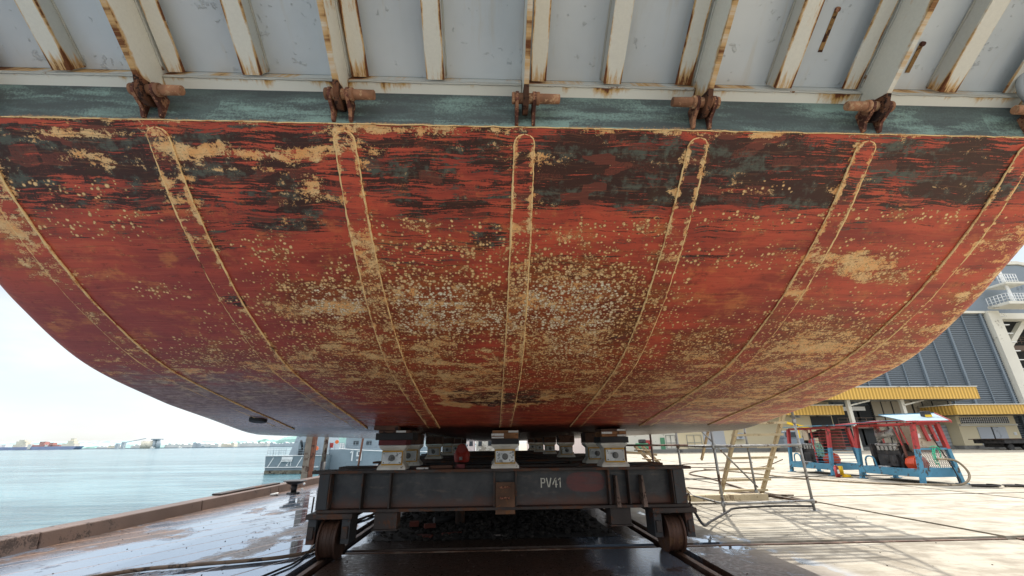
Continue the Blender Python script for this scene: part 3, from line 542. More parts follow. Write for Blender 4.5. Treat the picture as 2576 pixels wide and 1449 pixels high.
XCUT = [-7.2, -2.54, -2.20, 2.50, 2.84, 8.13, 8.27, 13.63, 13.77, 60, 420]
YCUT = [-90, 7.16, 7.44, 12.62, 12.78, 18.3, 18.45, 24.0, 24.15, 29.7, 29.85, 35.3, 35.45, 700]
def build_ground():
    mb = MB(); fl = MB()
    for i in range(len(XCUT) - 1):
        for j in range(len(YCUT) - 1):
            a, b, c, d = XCUT[i], XCUT[i + 1], YCUT[j], YCUT[j + 1]
            slot = (i % 2 == 1 and i < 8) or (j % 2 == 1 and i > 0)
            M = fl if slot else mb; z = -.11 if slot else 0.0; k = len(M.v)
            M.v += [(a, c, z), (b, c, z), (b, d, z), (a, d, z)]; M.face([k, k + 1, k + 2, k + 3])
            if not slot:
                q = len(M.v); M.v += [(a, c, -.12), (b, c, -.12), (b, d, -.12), (a, d, -.12)]
                for s in range(4): t = (s + 1) % 4; M.face([k + t, k + s, q + s, q + t])
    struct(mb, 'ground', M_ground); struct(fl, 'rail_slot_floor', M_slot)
    for x in (-2.37, 2.67):
        r = MB(); r.box(x - .035, x + .035, -20, 90, -.055, -.004); r.box(x - .012, x + .012, -20, 90, -.105, -.055); r.box(x - .06, x + .06, -20, 90, -.109, -.09); struct(r, 'rail', M_rail)
    for y in (7.30, 12.7, 18.37):
        r = MB()
        for a, b in ((-2.18, 2.48), (2.86, 8.1), (8.3, 13.6), (13.8, 40)):
            r.box(a, b, y - .03, y + .03, -.06, -.008); r.box(a, b, y - .01, y + .01, -.108, -.06)
        struct(r, 'rail', M_rail)
    k = MB()
    ys = [-12 + 4 * i for i in range(28)]
    for a, b in zip(ys[:-1], ys[1:]): k.hexa([(-7.62, a + .006, -.02), (-7.2, a + .006, -.02), (-7.2, b - .006, -.02), (-7.62, b - .006, -.02), (-7.60, a + .006, .235), (-7.23, a + .006, .235), (-7.23, b - .006, .235), (-7.60, b - .006, .235)])
    o = struct(k, 'kerb', paint('quay_kerb', (.12, .08, .064), (.065, .042, .034), .3, 2.5, .5, .5, .2)); b = o.modifiers.new('bevel', 'BEVEL'); b.width = .02; b.segments = 2
    struct(MB().box(-7.7, -7.19, -90, 700, -3.4, -.021), 'quay_wall', M_slot)
    # steel fender angle on the outer quay edge
    m = NT('harbour_water', rough=.12, spec=.5); p = m.geo()
    n = m.noise(m.sc(p, (.25, 1, 1)), 1.1, 8, .6, .3); l = m.noise(m.sc(p, (.03, .14, 1)), 1.0, 5, .6); l2 = m.noise(m.sc(p, (.004, .02, 1), (2, 0, 0)), 1.0, 4, .5)
    m.col(m.mix(m.sm(m.add(l, m.cen(n, .5), m.cen(l2, .6)), .32, .68), (.02, .095, .125), (.12, .25, .29)))
    m.bump(m.add(n, m.mul(l, 2.5)), 1.0, .34); m.set('Roughness', .14)
    w = MB(); 
    xs = [-7.65, -60, -300, -9000]; yy = [-300, 0, 60, 300, 1500, 8800]
    w.v = []; 
    for i in range(len(xs) - 1):
        for j in range(len(yy) - 1):
            q = len(w.v); w.v += [(xs[i], yy[j], -2.3), (xs[i + 1], yy[j], -2.3), (xs[i + 1], yy[j + 1], -2.3), (xs[i], yy[j + 1], -2.3)]; w.face([q + 3, q + 2, q + 1, q])
    q = len(w.v); w.v += [(-7.65, 700.2, -2.3), (6000, 700.2, -2.3), (6000, 8800, -2.3), (-7.65, 8800, -2.3)]; w.face([q, q + 1, q + 2, q + 3])
    o = struct(w, 'sea', m.m)
build_ground()

# loose grit, rubble heap
M_dark = paint('dark_rubble', (.018, .015, .013), (.06, .05, .042), .3, 12, .9, .5, .5)
def rubble():
    mb = MB()
    def h(x, y): return max(0, .16 * math.exp(-((x - .1) / 1.0) ** 4 - ((y - 10.2) / 1.5) ** 4) * (.8 + .3 * math.sin(3 * x + y)))
    for i in range(5600):
        x = random.gauss(.0, 1.0); y = random.uniform(7.9, 12.2)
        if abs(x) > 2.05 or (y < 8.8 and random.random() < (8.8 - y)): continue
        r = random.choice([.012, .016, .022, .03, .045, .06]) * random.uniform(.7, 1.2); mb.lump((x, y, h(x, y) + r * .3), r, (1, 1, .7))
    k = len(mb.v); n = 24
    for i in range(n + 1):
        for j in range(n + 1): x = -2.0 + 4.1 * i / n; y = 8.0 + 4.4 * j / n; mb.v.append((x, y, .006 + h(x, y)))
    for i in range(n):
        for j in range(n): q = k + i * (n + 1) + j; mb.face([q, q + n + 1, q + n + 2, q + 1])
    tag(mb.build('rubble', M_dark), 'heap of dark rubble and gravel on the ground behind the trolley beam', 'rubble', kind='stuff')
    g = MB()
    for i in range(1100):
        x = random.uniform(-6.9, 7.5); y = random.uniform(4.5, 14) if random.random() < .6 else random.uniform(5, 9)
        if -2.56 < x < -2.18 or 2.48 < x < 2.86 or 7.1 < y < 7.5: continue
        if x > 3.6 and random.random() < .85: continue
        r = random.choice([.004, .005, .007, .011]) ; g.lump((x, y, r * .3), r, (1, 1, .6))
    tag(g.build('grit', paint('grit', (.07, .055, .045), (.25, .2, .16), .3, 20, .9, .2, .5)), 'scattered grit and chips of scale lying on the wet concrete', 'grit', kind='stuff')
    M_brick = paint('broken_brick', (.12, .03, .02), (.04, .018, .015), .3, 14, .85, .5, .3); M_chip = paint('pale_chip', (.40, .33, .30), (.2, .15, .12), .3, 14, .85, .5, .3)
    for (x, y, w, d, h, a, mt, nm, lab, cat) in [
        (-1.47, 9.0, .17, .10, .09, .1, M_brick, 'brick', 'red brick standing at the left end of the rubble heap', 'brick'),
        (-1.16, 8.82, .20, .1, .07, .3, M_brick, 'brick', 'broken red brick beside the black pipe offcut in the rubble', 'brick'),
        (-1.15, 8.2, .24, .13, .05, -.4, M_brick, 'broken_tile', 'dark red slab lying nearest the trolley beam at the left of the rubble', 'slab'),
        (-.72, 8.42, .34, .08, .04, .35, M_brick, 'plate_offcut', 'long red offcut lying flat and slanting in front of the rubble', 'offcut'),
        (-.25, 9.2, .42, .16, .05, -.2, M_brick, 'plank_offcut', 'broad reddish board half sunk in the middle of the rubble', 'board'),
        (.09, 8.25, .15, .10, .02, .1, M_chip, 'pale_tile', 'small pale pink tile lying on the dark ground in front of the rubble', 'tile')]:
        c, s = math.cos(a), math.sin(a); q = [(x + c * u - s * v, y + s * u + c * v) for u, v in ((-w / 2, -d / 2), (w / 2, -d / 2), (w / 2, d / 2), (-w / 2, d / 2))]
        z0 = .0 if y < 8.6 else .05
        tag(MB().hexa([(*p, z0) for p in q] + [(*p, z0 + h) for p in q]).build(nm, mt, bevel=.006), lab, cat)
    tag(MB().rod((-1.12, 9.1, .13), (-.75, 9.35, .12), .055, 14).build('pipe_offcut', M_blackrub), 'short black pipe offcut lying on the rubble', 'pipe')
rubble()

# ------------------------------------------------------------------ transfer trolleys
M_beam = paint('black_trolley_paint', (.030, .031, .034), (.12, .05, .03), .33, 3.2, .42, .35, .35, grain=30)
M_beam2 = paint('black_brown_steel', (.045, .033, .028), (.15, .065, .035), .45, 5, .55, .45, .4, grain=40)
def web_material():
    m = NT('trolley_web', rough=.42); p = m.geo(); X, Y, Z = m.xyz(p); n = m.noise(p, 4, 8, .65); s = m.noise(m.sc(p, (1, 1, 5)), 3, 7, .6); g = m.noise(p, 60, 4, .7)
    c = m.mix(m.sm(n, .35, .65), (.022, .024, .027), (.05, .05, .052)); c = m.mix(m.mul(m.sm(m.add(s, m.cen(n, .6)), .55, .7), .6), c, (.11, .085, .07))
    low = m.sm(m.add(Z, m.cen(n, .35)), .62, .80, 1, 0); c = m.mix(low, c, m.mix(g, (.15, .06, .035), (.05, .025, .02)))
    d = m.add(m.ma('POWER', m.mul(m.ma('ABSOLUTE', m.ma('SUBTRACT', X, 1.40)), 3.4), 3), m.ma('POWER', m.mul(m.ma('ABSOLUTE', m.ma('SUBTRACT', Z, .93)), 7), 3))
    rp = m.sm(m.add(d, m.cen(n, .9), m.cen(m.noise(p, 25, 4, .6), .5)), .75, 1.1, 1, 0); c = m.mix(m.mul(rp, m.sm(s, .3, .6, .35, .8)), c, (.15, .03, .026))
    m.col(c); m.bump(m.add(n, m.mul(g, .3)), .35, .01); return m.m
M_webp = web_material()
M_wheel = paint('rusty_wheel', (.065, .03, .018), (.17, .085, .04), .3, 7, .6, .4, .4)
M_white = paint('stencil_white', (.62, .60, .52), (.10, .08, .07), .30, 26, .7, .1, .1)
def build_trolley(first, dy, label):
    t = thing('transfer_trolley', label, 'trolley', (.18, 7 + dy, 0), 'rail trolleys carrying the landing craft')
    Bx = lambda n, mt, *a, bv=.004: MB().box(*a).build(n, mt, t, bv)
    for y0, y1, f in ((6.80, 7.16, first), (7.92, 8.28, False)):
        y0 += dy; y1 += dy
        Bx('top_flange', M_beam2, -2.62, 2.97, y0 - .03, y1 + .03, 1.10, 1.14)
        Bx('bottom_flange', M_beam2, -2.50, 2.88, y0 - .02, y1 + .02, .59, .628)
        Bx('web_plate', M_webp if f else M_beam, -2.50, 2.86, y0 + .15, y0 + .19, .628, 1.10)
        if f or True:
            for x, w in ((-2.50, .02), (-2.36, .02), (-1.90, .02), (-1.50, .025), (.015, .03), (.335, .03), (1.72, .03), (2.02, .02), (2.68, .02), (2.85, .02)):
                Bx('stiffener_rib', M_beam2, x - w / 2, x + w / 2, y0 + .005, y0 + .148, .632, 1.096)
        if f:
            Bx('end_plate', M_beam, -2.515, -2.37, y0 - .004, y0 + .002, .632, 1.096); Bx('end_plate', M_beam, 2.695, 2.862, y0 - .004, y0 + .002, .632, 1.096)
            for x, tw in ((1.83, .03), (2.22, .03)):
                MB().hexa([(x - tw, y0 - .05, .60), (x + tw, y0 - .05, .60), (x + tw, y0 + .14, .60), (x - tw, y0 + .14, .60), (x - .012, y0 - .0, 1.02), (x + .012, y0 - .0, 1.02), (x + .012, y0 + .14, 1.02), (x - .012, y0 + .14, 1.02)]).build('gusset', M_wood_grey, t, .003)
            Bx('cover_plate', M_rustb, .035, .315, y0 - .015, y0 + .01, .535, .955)
            for z in (.885, .745):
                h = MB(); h.box(.105, .235, y0 - .045, y0 - .03, z - .012, z + .016); h.box(.095, .115, y0 - .045, y0 - .014, z - .012, z + .016); h.box(.225, .245, y0 - .045, y0 - .014, z - .012, z + .016); h.build('handle', M_rust, t, .004)
            o = letters('PV41', (.715, y0 + .146, .86), (1, 0, 0), (0, 0, 1), .118, .018, .0, (0, -.003, 0))
            mb = MB(); x = .715
            for ch, ad in zip('PV41', (.088, .092, .078, .07)):
                for (a, b) in GL[ch]:
                    A = Vector((x + a[0] * .118, y0 + .147, .862 + a[1] * .128)); B = Vector((x + b[0] * .118, y0 + .147, .862 + b[1] * .128)); d = (B - A).normalized()
                    A -= d * .003; B += d * .003; mb.bar(A, B, d.cross(Vector((0, 1, 0))) * .0155, (0, .004, 0))
                x += ad
            mb.build('stencilled_number', M_white, t)
    for x0, x1 in ((-2.50, -2.42), (2.78, 2.86)): Bx('side_girder', M_beam, x0, x1, 7.20 + dy, 7.88 + dy, .64, 1.09)
    for x0, x1 in ((-1.69, -1.37), (1.71, 2.01)):
        Bx('drop_box', M_beam2, x0, x1, 6.84 + dy, 7.10 + dy, .37, .585); Bx('drop_foot', M_beam2, x0 - .02, x1 + .02, 6.82 + dy, 7.12 + dy, .35, .368)
    for s, (x0, x1) in ((-1, (-2.60, -1.96)), (1, (2.29, 2.94))):
        Bx('axle_beam', M_beam2, x0, x1, 6.70 + dy, 7.25 + dy, .522, .588, bv=.01)
        wx = -2.30 if s < 0 else 2.62
        for q in (-1, 1):
            a = wx + q * .235 - .06; Bx('axle_box', M_beam, a, a + .12, 6.80 + dy, 7.16 + dy, .20, .52, bv=.01)
            Bx('bearing_cap', M_beam2, a + .02, a + .10, 6.765 + dy, 6.798 + dy, .27, .42, bv=.006)
        w = MB()
        for xa, xb, r in ((-.125, -.10, .268), (-.10, .10, .240), (.10, .13, .268)): w.rod((wx + xa, 6.99 + dy, .24), (wx + xb, 6.99 + dy, .24), r, 40)
        for xa in (-.05, .0, .05): w.rod((wx + xa - .004, 6.99 + dy, .24), (wx + xa + .004, 6.99 + dy, .24), .243, 40)
        w.build('wheel', M_wheel, t, .006)
        MB().rod((wx - .27, 6.99 + dy, .255), (wx + .27, 6.99 + dy, .255), .04, 14).build('axle', M_beam2, t)
    if first:
        pts = smooth_path([(2.90, 6.86, .60), (2.92, 6.84, .68), (2.90, 6.83, .76), (2.87, 6.84, .70), (2.88, 6.86, .62)], 6); MB().tube(pts, .010, 6).build('lifting_ring', M_beam2, t)
        MB().rod((-2.56, 6.8, .60), (-2.555, 6.8, .80), .012, 8).build('locating_pin', M_beam2, t)
    return t
M_rustb = paint('brown_rust_plate', (.13, .065, .035), (.28, .12, .05), .4, 8, .7, .5, .4); M_wood_grey = paint('weathered_brown_steel', (.16, .11, .085), (.07, .04, .03), .4, 10, .7, .3, .3)
build_trolley(True, 0, 'black rail trolley with the number PV41 nearest the camera under the bow')
for k, w in ((1, 'second'), (2, 'third'), (3, 'fourth'), (4, 'fifth')):
    build_trolley(False, 3.27 * k, 'unmarked dark rail trolley standing %s in line from the camera under the hull' % w)

M_ped = paint('cream_pedestal', (.62, .60, .54), (.35, .30, .24), .2, 14, .55, .3, .15); M_jaw = paint('galvanised_jaw', (.50, .52, .52), (.34, .36, .35), .35, 14, .45, .3, .25, metal=.25)
M_orange = paint('ochre_rubber', (.50, .28, .03), (.25, .15, .05), .15, 10, .6, .1, .2); M_nut = paint('steel_nut', (.13, .13, .125), (.05, .05, .05), .3, 30, .45, .2, .2, metal=.5)
M_t1 = paint('brown_plank', (.26, .12, .05), (.10, .05, .03), .3, 12, .75, .4, .35); M_t2 = paint('dark_brown_timber', (.085, .04, .025), (.03, .02, .02), .3, 12, .75, .4, .35)
M_t3 = paint('maroon_timber', (.13, .025, .028), (.04, .02, .02), .3, 12, .7, .3, .3); M_t4 = paint('pale_wedge', (.62, .62, .60), (.12, .11, .10), .25, 40, .6, .2, .1)
def pedestal(x, y, label, lean=0):
    t = thing('docking_pedestal', label, 'pedestal', (x, y, 1.14), 'cream docking pedestals on the trolleys')
    D = .34
    for z, zz, w0, w1 in ((1.142, 1.175, .205, .205), (1.175, 1.245, .205, .150), (1.245, 1.40, .150, .150), (1.40, 1.452, .150, .20), (1.452, 1.478, .20, .20)):
        q = lambda w, z: [(x - w, y - w * .85, z), (x + w, y - w * .85, z), (x + w, y + w * .85, z), (x - w, y + w * .85, z)]
        MB().hexa(q(w0, z) + q(w1, zz)).build('pedestal_body' if z != 1.142 else 'base_plate', M_ped, t, .003)
    f = y - .13 - .03
    MB().box(x - .150, x + .150, f - .010, f + .03, 1.205, 1.405).build('ochre_liner', M_orange, t, .003)
    j = MB().box(x - .140, x + .140, f - .030, f - .011, 1.225, 1.385).build('jaw_plate', M_jaw, t, .003)
    b = MB(); b.rod((x, f - .031, 1.305), (x, f - .038, 1.305), .046, 18); b.rod((x, f - .038, 1.305), (x, f - .070, 1.305), .036, 6); b.rod((x, f - .065, 1.305), (x, f - .085, 1.305), .017, 12)
    b.build('bolt', M_nut, t)
    for a in (-1, 1):
        for c in (-1, 1): MB().rod((x + a * .115, f - .036, 1.305 + c * .06), (x + a * .115, f - .029, 1.305 + c * .06), .008, 8).build('bolt', M_nut, j)
    return t
def slab(name, mt, x0, x1, y0, y1, z0, z1, label, cat, bv=.004): return tag(MB().box(x0, x1, y0, y1, z0, z1).build(name, mt, None, bv), label, cat)
XL, XM, XR = -1.49, .175, 1.83
pedestal(XL, 6.93, 'cream docking pedestal with bolted grey plate at the left, under the tallest timber stack')
pedestal(XM, 6.93, 'cream docking pedestal with bolted grey plate in the middle, just above the cover plate')
pedestal(XR, 6.93, 'cream docking pedestal with bolted grey plate at the right, above the red paint patch end')
Y0, Y1 = 6.72, 7.14
slab('timber_packing', M_t3, XL - .20, XL + .20, Y0 - .02, Y1, 1.480, 1.553, 'maroon timber lying directly on the left cream pedestal', 'timber')
slab('rubber_pad', M_blackrub, XL - .24, XL + .30, Y0 - .06, Y1, 1.555, 1.650, 'thick black pad on the maroon timber of the left stack', 'rubber pad')
slab('timber_packing', M_t2, XL - .20, XL + .26, Y0 - .07, Y0 + .10, 1.652, 1.688, 'thin brown plank above the black pad of the left stack', 'timber')
slab('packing_wedge', M_t4, XL + .06, XL + .20, Y0 - .085, Y0 - .072, 1.656, 1.684, 'pale wedge end on the thin plank of the left stack', 'wedge', .002)
slab('timber_packing', M_t2, XL - .25, XL + .10, Y0 - .16, Y0 + .02, 1.690, 1.775, 'dark brown timber block at the top of the left stack against the hull', 'timber')
slab('rubber_pad', M_blackrub, XM - .205, XM + .205, Y0 - .02, Y1, 1.480, 1.556, 'black pad on the middle cream pedestal', 'rubber pad')
for k, (z, sx) in enumerate(((1.558, -1), (1.592, -1), (1.638, 1))):
    w = ('lowest', 'second', 'topmost')[k]; h = (.032, .044, .036)[k]
    slab('timber_packing', M_t1, XM - .19, XM + .20, Y0, Y1, z, z + h, '%s brown plank of the middle stack between black pad and hull' % w, 'timber', .003)
    a, b = (XM - .205, XM - .02) if sx < 0 else (XM + .05, XM + .20)
    slab('packing_wedge', M_t4, a, b, Y0 - .02, Y0 - .002, z + .004, z + h - .006, 'pale wedge in front of the %s plank of the middle stack' % w, 'wedge', .002)
slab('rubber_pad', M_blackrub, XR - .22, XR + .21, Y0 - .02, Y1, 1.480, 1.566, 'black pad on the right cream pedestal', 'rubber pad')
for k, (z, sx) in enumerate(((1.568, 1), (1.604, -1), (1.646, 1))):
    w = ('lowest', 'second', 'topmost')[k]; h = (.034, .040, .034)[k]
    slab('timber_packing', (M_t1, M_t1, M_t2)[k], XR - .19, XR + .19, Y0, Y1, z, z + h, '%s brown plank of the right stack between black pad and hull' % w, 'timber', .003)
    a, b = (XR - .19, XR - .03) if sx < 0 else (XR + .05, XR + .18)
    slab('packing_wedge', M_t4, a, b, Y0 - .02, Y0 - .002, z + .004, z + h - .006, 'pale wedge in front of the %s plank of the right stack' % w, 'wedge', .002)
rows = [(8.10, 'rear beam of the PV41 trolley')] + [(8.10 + 3.27 * k, '%s trolley in line from the camera' % w) for k, w in ((1, 'second'), (2, 'third'), (3, 'fourth'), (4, 'fifth'))]
for y, w in rows:
    for x, s in ((XL + .02, 'left'), (XM, 'middle'), (XR, 'right')):
        if s == 'middle' and y > 9: continue
        pedestal(x, y, 'dim docking pedestal at the %s on the %s' % (s, w))
        slab('timber_packing', M_t2, x - .2, x + .2, y - .2, y + .2, 1.480, 1.652, 'dark timber above the %s pedestal on the %s' % (s, w), 'timber')
# clutter on and behind the front beam
slab('wood_offcut', M_t2, -.95, -.62, 6.98, 7.10, 1.141, 1.185, 'brown wood offcut lying on the trolley beam left of the middle pedestal', 'offcut')
slab('wood_offcut', M_t3, -.58, -.43, 6.95, 7.05, 1.141, 1.20, 'small red wood block on the trolley beam left of the middle pedestal', 'offcut')
slab('steel_shim', M_t4, -1.14, -.97, 6.86, 6.95, 1.141, 1.165, 'bright shim lying on the trolley beam beside the left pedestal', 'shim', .002)
M_redp = paint('red_machine_paint', (.45, .035, .02), (.15, .04, .03), .15, 12, .45, .2, .2)
vb = thing('valve_body', 'red round valve body standing dimly under the hull behind the front beam', 'valve', (-.62, 9.0, 0))
MB().rod((-.62, 9.0, 0), (-.62, 9.0, 1.15), .09, 16).build('stand_pipe', M_beam2, vb)
MB().rod((-.62, 9.0, 1.15), (-.62, 9.0, 1.28), .14, 18, .16).rod((-.62, 9.0, 1.28), (-.62, 9.0, 1.42), .16, 18, .10).rod((-.62, 8.86, 1.40), (-.62, 9.1, 1.40), .09, 16).build('valve_housing', M_redp, vb, .01)
MB().rod((-.66, 8.84, 1.22), (-.60, 8.84, 1.22), .03, 10).build('flange_face', M_t4, vb)

# ------------------------------------------------------------------ quay furniture on the left
M_cast = paint('black_cast_iron', (.018, .018, .020), (.06, .045, .04), .25, 8, .45, .3, .3)
M_pile = paint('weathered_pile', (.30, .25, .20), (.14, .08, .06), .45, 4, .8, .5, .3); M_pile2 = paint('rusty_pile', (.22, .09, .055), (.09, .05, .04), .4, 5, .8, .5, .3)
def quay():
    x, y = -6.55, 15.6
    b = thing('bollard', 'black flat-topped mooring bollard on the wet quay beside the kerb', 'bollard', (x, y, 0))
    MB().rod((x, y, 0), (x, y, .045), .21, 28, .19).build('base_flange', M_cast, b, .006)
    MB().rod((x, y, .045), (x, y, .26), .085, 24, .10).build('stem', M_cast, b)
    m = MB(); m.rod((x, y, .26), (x, y, .32), .10, 28, .25); m.rod((x, y, .32), (x, y, .375), .25, 28, .27); m.build('neck', M_cast, b, .004)
    MB().rod((x, y, .377), (x, y, .405), .36, 32, .34).build('cap_plate', M_cast, b, .006)
    for k, (dx, z) in enumerate(((.34, .30), (.31, .14))): tag(MB().lump((x + dx, y - .1, z), .045).build('float', M_t4), ('small pale float hanging high beside the bollard cap', 'small pale float hanging low beside the bollard stem')[k], 'float'); 
    tag(MB().rod((x - .45, y - .6, .03), (x - .25, y - .5, .05), .035, 10, .05).build('bottle', M_t4), 'crushed pale bottle lying on the quay before the bollard', 'bottle')
    tag(MB().box(-7.62, -7.38, 13.0, 16.4, .237, .285).build('timber_sleeper', M_beam2, None, .01), 'dark timber sleeper lying along the top of the quay kerb', 'timber')
    p = thing('mooring_pile', 'tall weathered square pile with a rusty side rising behind the bollard', 'pile', (-9.0, 22.3, -3))
    MB().box(-9.10, -8.80, 22.2, 22.5, -3, 3.4).build('pile_shaft', M_pile, p, .01); MB().box(-8.795, -8.66, 22.22, 22.5, -3, 3.4).build('rusty_facing', M_pile2, p, .01)
    q = thing('mooring_pile', 'round pile with black fender sleeve standing left of the ship numbered 19', 'pile', (-8.2, 22.6, -3))
    MB().rod((-8.32, 22.6, -3), (-8.28, 22.6, .72), .125, 16).build('fender_sleeve', M_cast, q); MB().rod((-8.28, 22.6, .72), (-8.24, 22.6, 3.2), .10, 16).build('pile_shaft', M_pile, q)
quay()
M_navy = paint('navy_grey', (.27, .33, .37), (.21, .25, .28), .15, 1.5, .5, .05, .06, grain=8); M_navyd = paint('navy_grey_dark', (.19, .24, .27), (.16, .19, .2), .15, 1.5, .5, .05, .06, grain=8)  # M_navyd is the darker grey of the stern boat's hull and door
M_wl = paint('boot_topping', (.17, .16, .12), (.06, .05, .04), .35, 3, .7, .1, .3, grain=10); M_nw = paint('white_paint', (.80, .81, .80), (.5, .48, .44), .08, 3, .5, .05, .05)
M_glass = paint('dark_window', (.03, .04, .05), (.02, .02, .02), .1, 3, .15, .0, .2); M_buoy = paint('orange_lifebuoy', (.75, .16, .04), (.6, .2, .1), .1, 3, .5, .05, .1)
def rail_run(mb, pts, h, step, r=.022):
    for a, b in zip(pts[:-1], pts[1:]):
        a, b = Vector(a), Vector(b); n = max(1, int((b - a).length / step))
        for i in range(n + 1): p = a.lerp(b, i / n); mb.rod(p, p + Vector((0, 0, h)), r, 5)
        for q in (h, h * .66, h * .33): mb.rod(a + Vector((0, 0, q)), b + Vector((0, 0, q)), r * .8, 5)
def navy_stern():
    t = thing('patrol_boat', 'grey patrol boat seen from astern with white slanting stripes and number 21', 'patrol boat', (-29, 67, -2.3))
    xl, xr, y = -32.6, -24.9, 66.5
    n = 12; hull = MB()
    # hull sections: transom then two frames forward, rounded in plan
    secs = [(0, 0.0, 1.0), (.8, -.0, 1.0), (12, -.1, 1.0), (28, 2.6, .2)]
    for (dy, inset, _) in secs:
        for (fx, z) in ((.04, -2.35), (.02, -1.5), (-.0, .02)):
            hull.v.append((xl + fx * 8 + inset, y + dy, z)); hull.v.append((xr - fx * 8 - inset, y + dy, z))
    for i in range(3):
        a = i * 6; b = a + 6
        for j in (0, 2): hull.face([a + j, a + j + 2, b + j + 2, b + j]); hull.face([a + j + 3, a + j + 1, b + j + 1, b + j + 3])
        hull.face([a + 4, a + 5, b + 5, b + 4])
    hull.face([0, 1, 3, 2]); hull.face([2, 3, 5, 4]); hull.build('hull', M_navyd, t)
    MB().box(xl + .2, xr - .2, y - .06, y - .01, -2.34, -1.86).build('boot_topping', M_wl, t)
    MB().box(xl + .05, xr - .05, y - .12, y - .0, -1.52, -1.42).build('rubbing_strake', M_nw, t); MB().box(xl - .05, xr + .05, y - .10, y + .3, .02, .09).build('deck_edge', M_nw, t)
    for x in (-32.1, -30.7, -28.1, -26.7): MB().hexa([(x, y - .05, -1.42), (x + .10, y - .05, -1.42), (x + .10, y - .01, -1.42), (x, y - .01, -1.42), (x + .62, y - .05, -.15), (x + .74, y - .05, -.15), (x + .74, y - .01, -.15), (x + .62, y - .01, -.15)]).build('hull_stripe', M_nw, t)
    letters('21', (-29.55, y - .02, -1.28), (1, 0, 0), (0, 0, 1), .55, .085, .48, (0, -.02, 0)).build('hull_number', M_nw, t)
    v = MB().box(-30.2, -28.7, y - .22, y - .02, -.45, -.10); 
    for i in range(9): v.box(-30.2 + i * .167, -30.09 + i * .167, y - .22, y - .02, -.75, -.46)
    v.build('exhaust_grille', M_nw, t, .02)
    r = MB(); rail_run(r, [(xl + .1, y + .2, .09), (xr - .1, y + .2, .09)], 1.0, .8); rail_run(r, [(xl + .1, y + .2, .09), (xl + .1, y + 6, .09)], 1.0, .8); r.build('guard_rail', M_navy, t)
    MB().hexa([(-30.7, y + 3, .1), (-25.2, y + 3, .1), (-25.2, y + 9, .1), (-30.7, y + 9, .1), (-30.1, y + 3.6, 2.9), (-25.7, y + 3.6, 2.9), (-25.7, y + 9, 2.9), (-30.1, y + 9, 2.9)]).build('superstructure', M_navy, t)
    MB().box(-29.4, -28.6, y + 2.9, y + 3.25, .3, 1.9).build('door', M_navyd, t)
    g = MB(); g.box(-28.6, -26.9, y + 1.2, y + 2.4, .1, .9); g.rod((-28.3, y + 1.8, .9), (-28.3, y + .9, 2.1), .18, 8); g.rod((-27.3, y + 1.8, .9), (-27.4, y + 1.5, 2.6), .14, 8); g.box(-27.8, -27.0, y + 1.3, y + 2.2, .9, 2.3); g.build('deck_gear', M_glass, t)
    MB().rod((-26.0, y + 1.0, 1.0), (-26.0, y + 1.12, 1.0), .3, 14).build('lifebuoy', M_buoy, t)
    MB().rod((-28.5, y + 6, 2.9), (-28.5, y + 6, 9), .1, 8).build('mast', M_navy, t)
navy_stern()
def navy_side():
    t = thing('patrol_boat', 'grey patrol boat lying side-on beyond the trolley with white number 19 on its bow', 'patrol boat', (-17, 71, -2.3))
    y = 70.0; x0 = -26.2; ztop = .78; h = MB()
    st = [(x0, y + 1.2, ztop, x0 + .3), (x0 + 6, y + .2, ztop + .05, x0 + 6), (x0 + 13, y, ztop + .18, x0 + 13), (x0 + 22, y + .4, ztop + .5, x0 + 20)]
    for (x, yy, zt, xb) in st: h.v += [(x, yy, zt), (xb, yy + .25, -2.34), (xb, yy + 5.5, -2.34), (x, yy + 6, zt)]
    for i in range(3): a = i * 4; b = a + 4; h.face([a, a + 1, b + 1, b]); h.face([a + 3, a, b, b + 3]); h.face([a + 2, a + 3, b + 3, b + 2])
    h.face([0, 3, 2, 1]); h.face([12, 13, 14, 15]); h.build('hull', M_navy, t)
    letters('19', (-21.9, y + .1, -.85), (1, 0, 0), (0, 0, 1), 1.45, .18, 1.05, (0, -.05, 0)).build('hull_number', M_nw, t)
    MB().tube(smooth_path([(x0 + 2.6, y + .1, ztop + .12), (x0 + 7, y - .1, ztop - .18), (x0 + 13, y - .3, ztop - .42), (x0 + 20, y - .3, ztop - .5)], 8), .055, 6).build('mooring_rope', M_nw, t)
    r = MB(); rail_run(r, [(x0 + .5, y + 1.2, ztop), (x0 + 6, y + .4, ztop + .05), (x0 + 16, y + .3, ztop + .3)], 1.0, 1.1); r.build('guard_rail', M_navy, t)
    MB().box(x0 + 3.0, x0 + 15, y + 1.8, y + 4.5, ztop, 3.6).build('superstructure', M_navy, t)
    for i in range(5): MB().box(x0 + 4.2 + i * 2, x0 + 5.0 + i * 2, y + 1.74, y + 1.79, 1.4, 2.0).build('porthole', M_glass, t)
    MB().box(x0 + 2.4, x0 + 3.0, y + .9, y + 1.5, ztop, ztop + .9).build('deck_locker', M_nw, t); MB().box(x0 + .3, x0 + 1.2, y + 1.3, y + 1.6, ztop + .25, ztop + .95).build('red_box', M_redp, t)
    MB().rod((x0 + 2.0, y + .6, ztop + 1.1), (x0 + 2.0, y + .7, ztop + 1.1), .28, 14).build('lifebuoy', M_buoy, t)
navy_side()
tag(MB().rod((-11.85, 40, -3), (-11.25, 40, 5), .09, 8).build('pole', M_pile2), 'thin leaning pole crossing the number 19 on the far ship', 'pole')

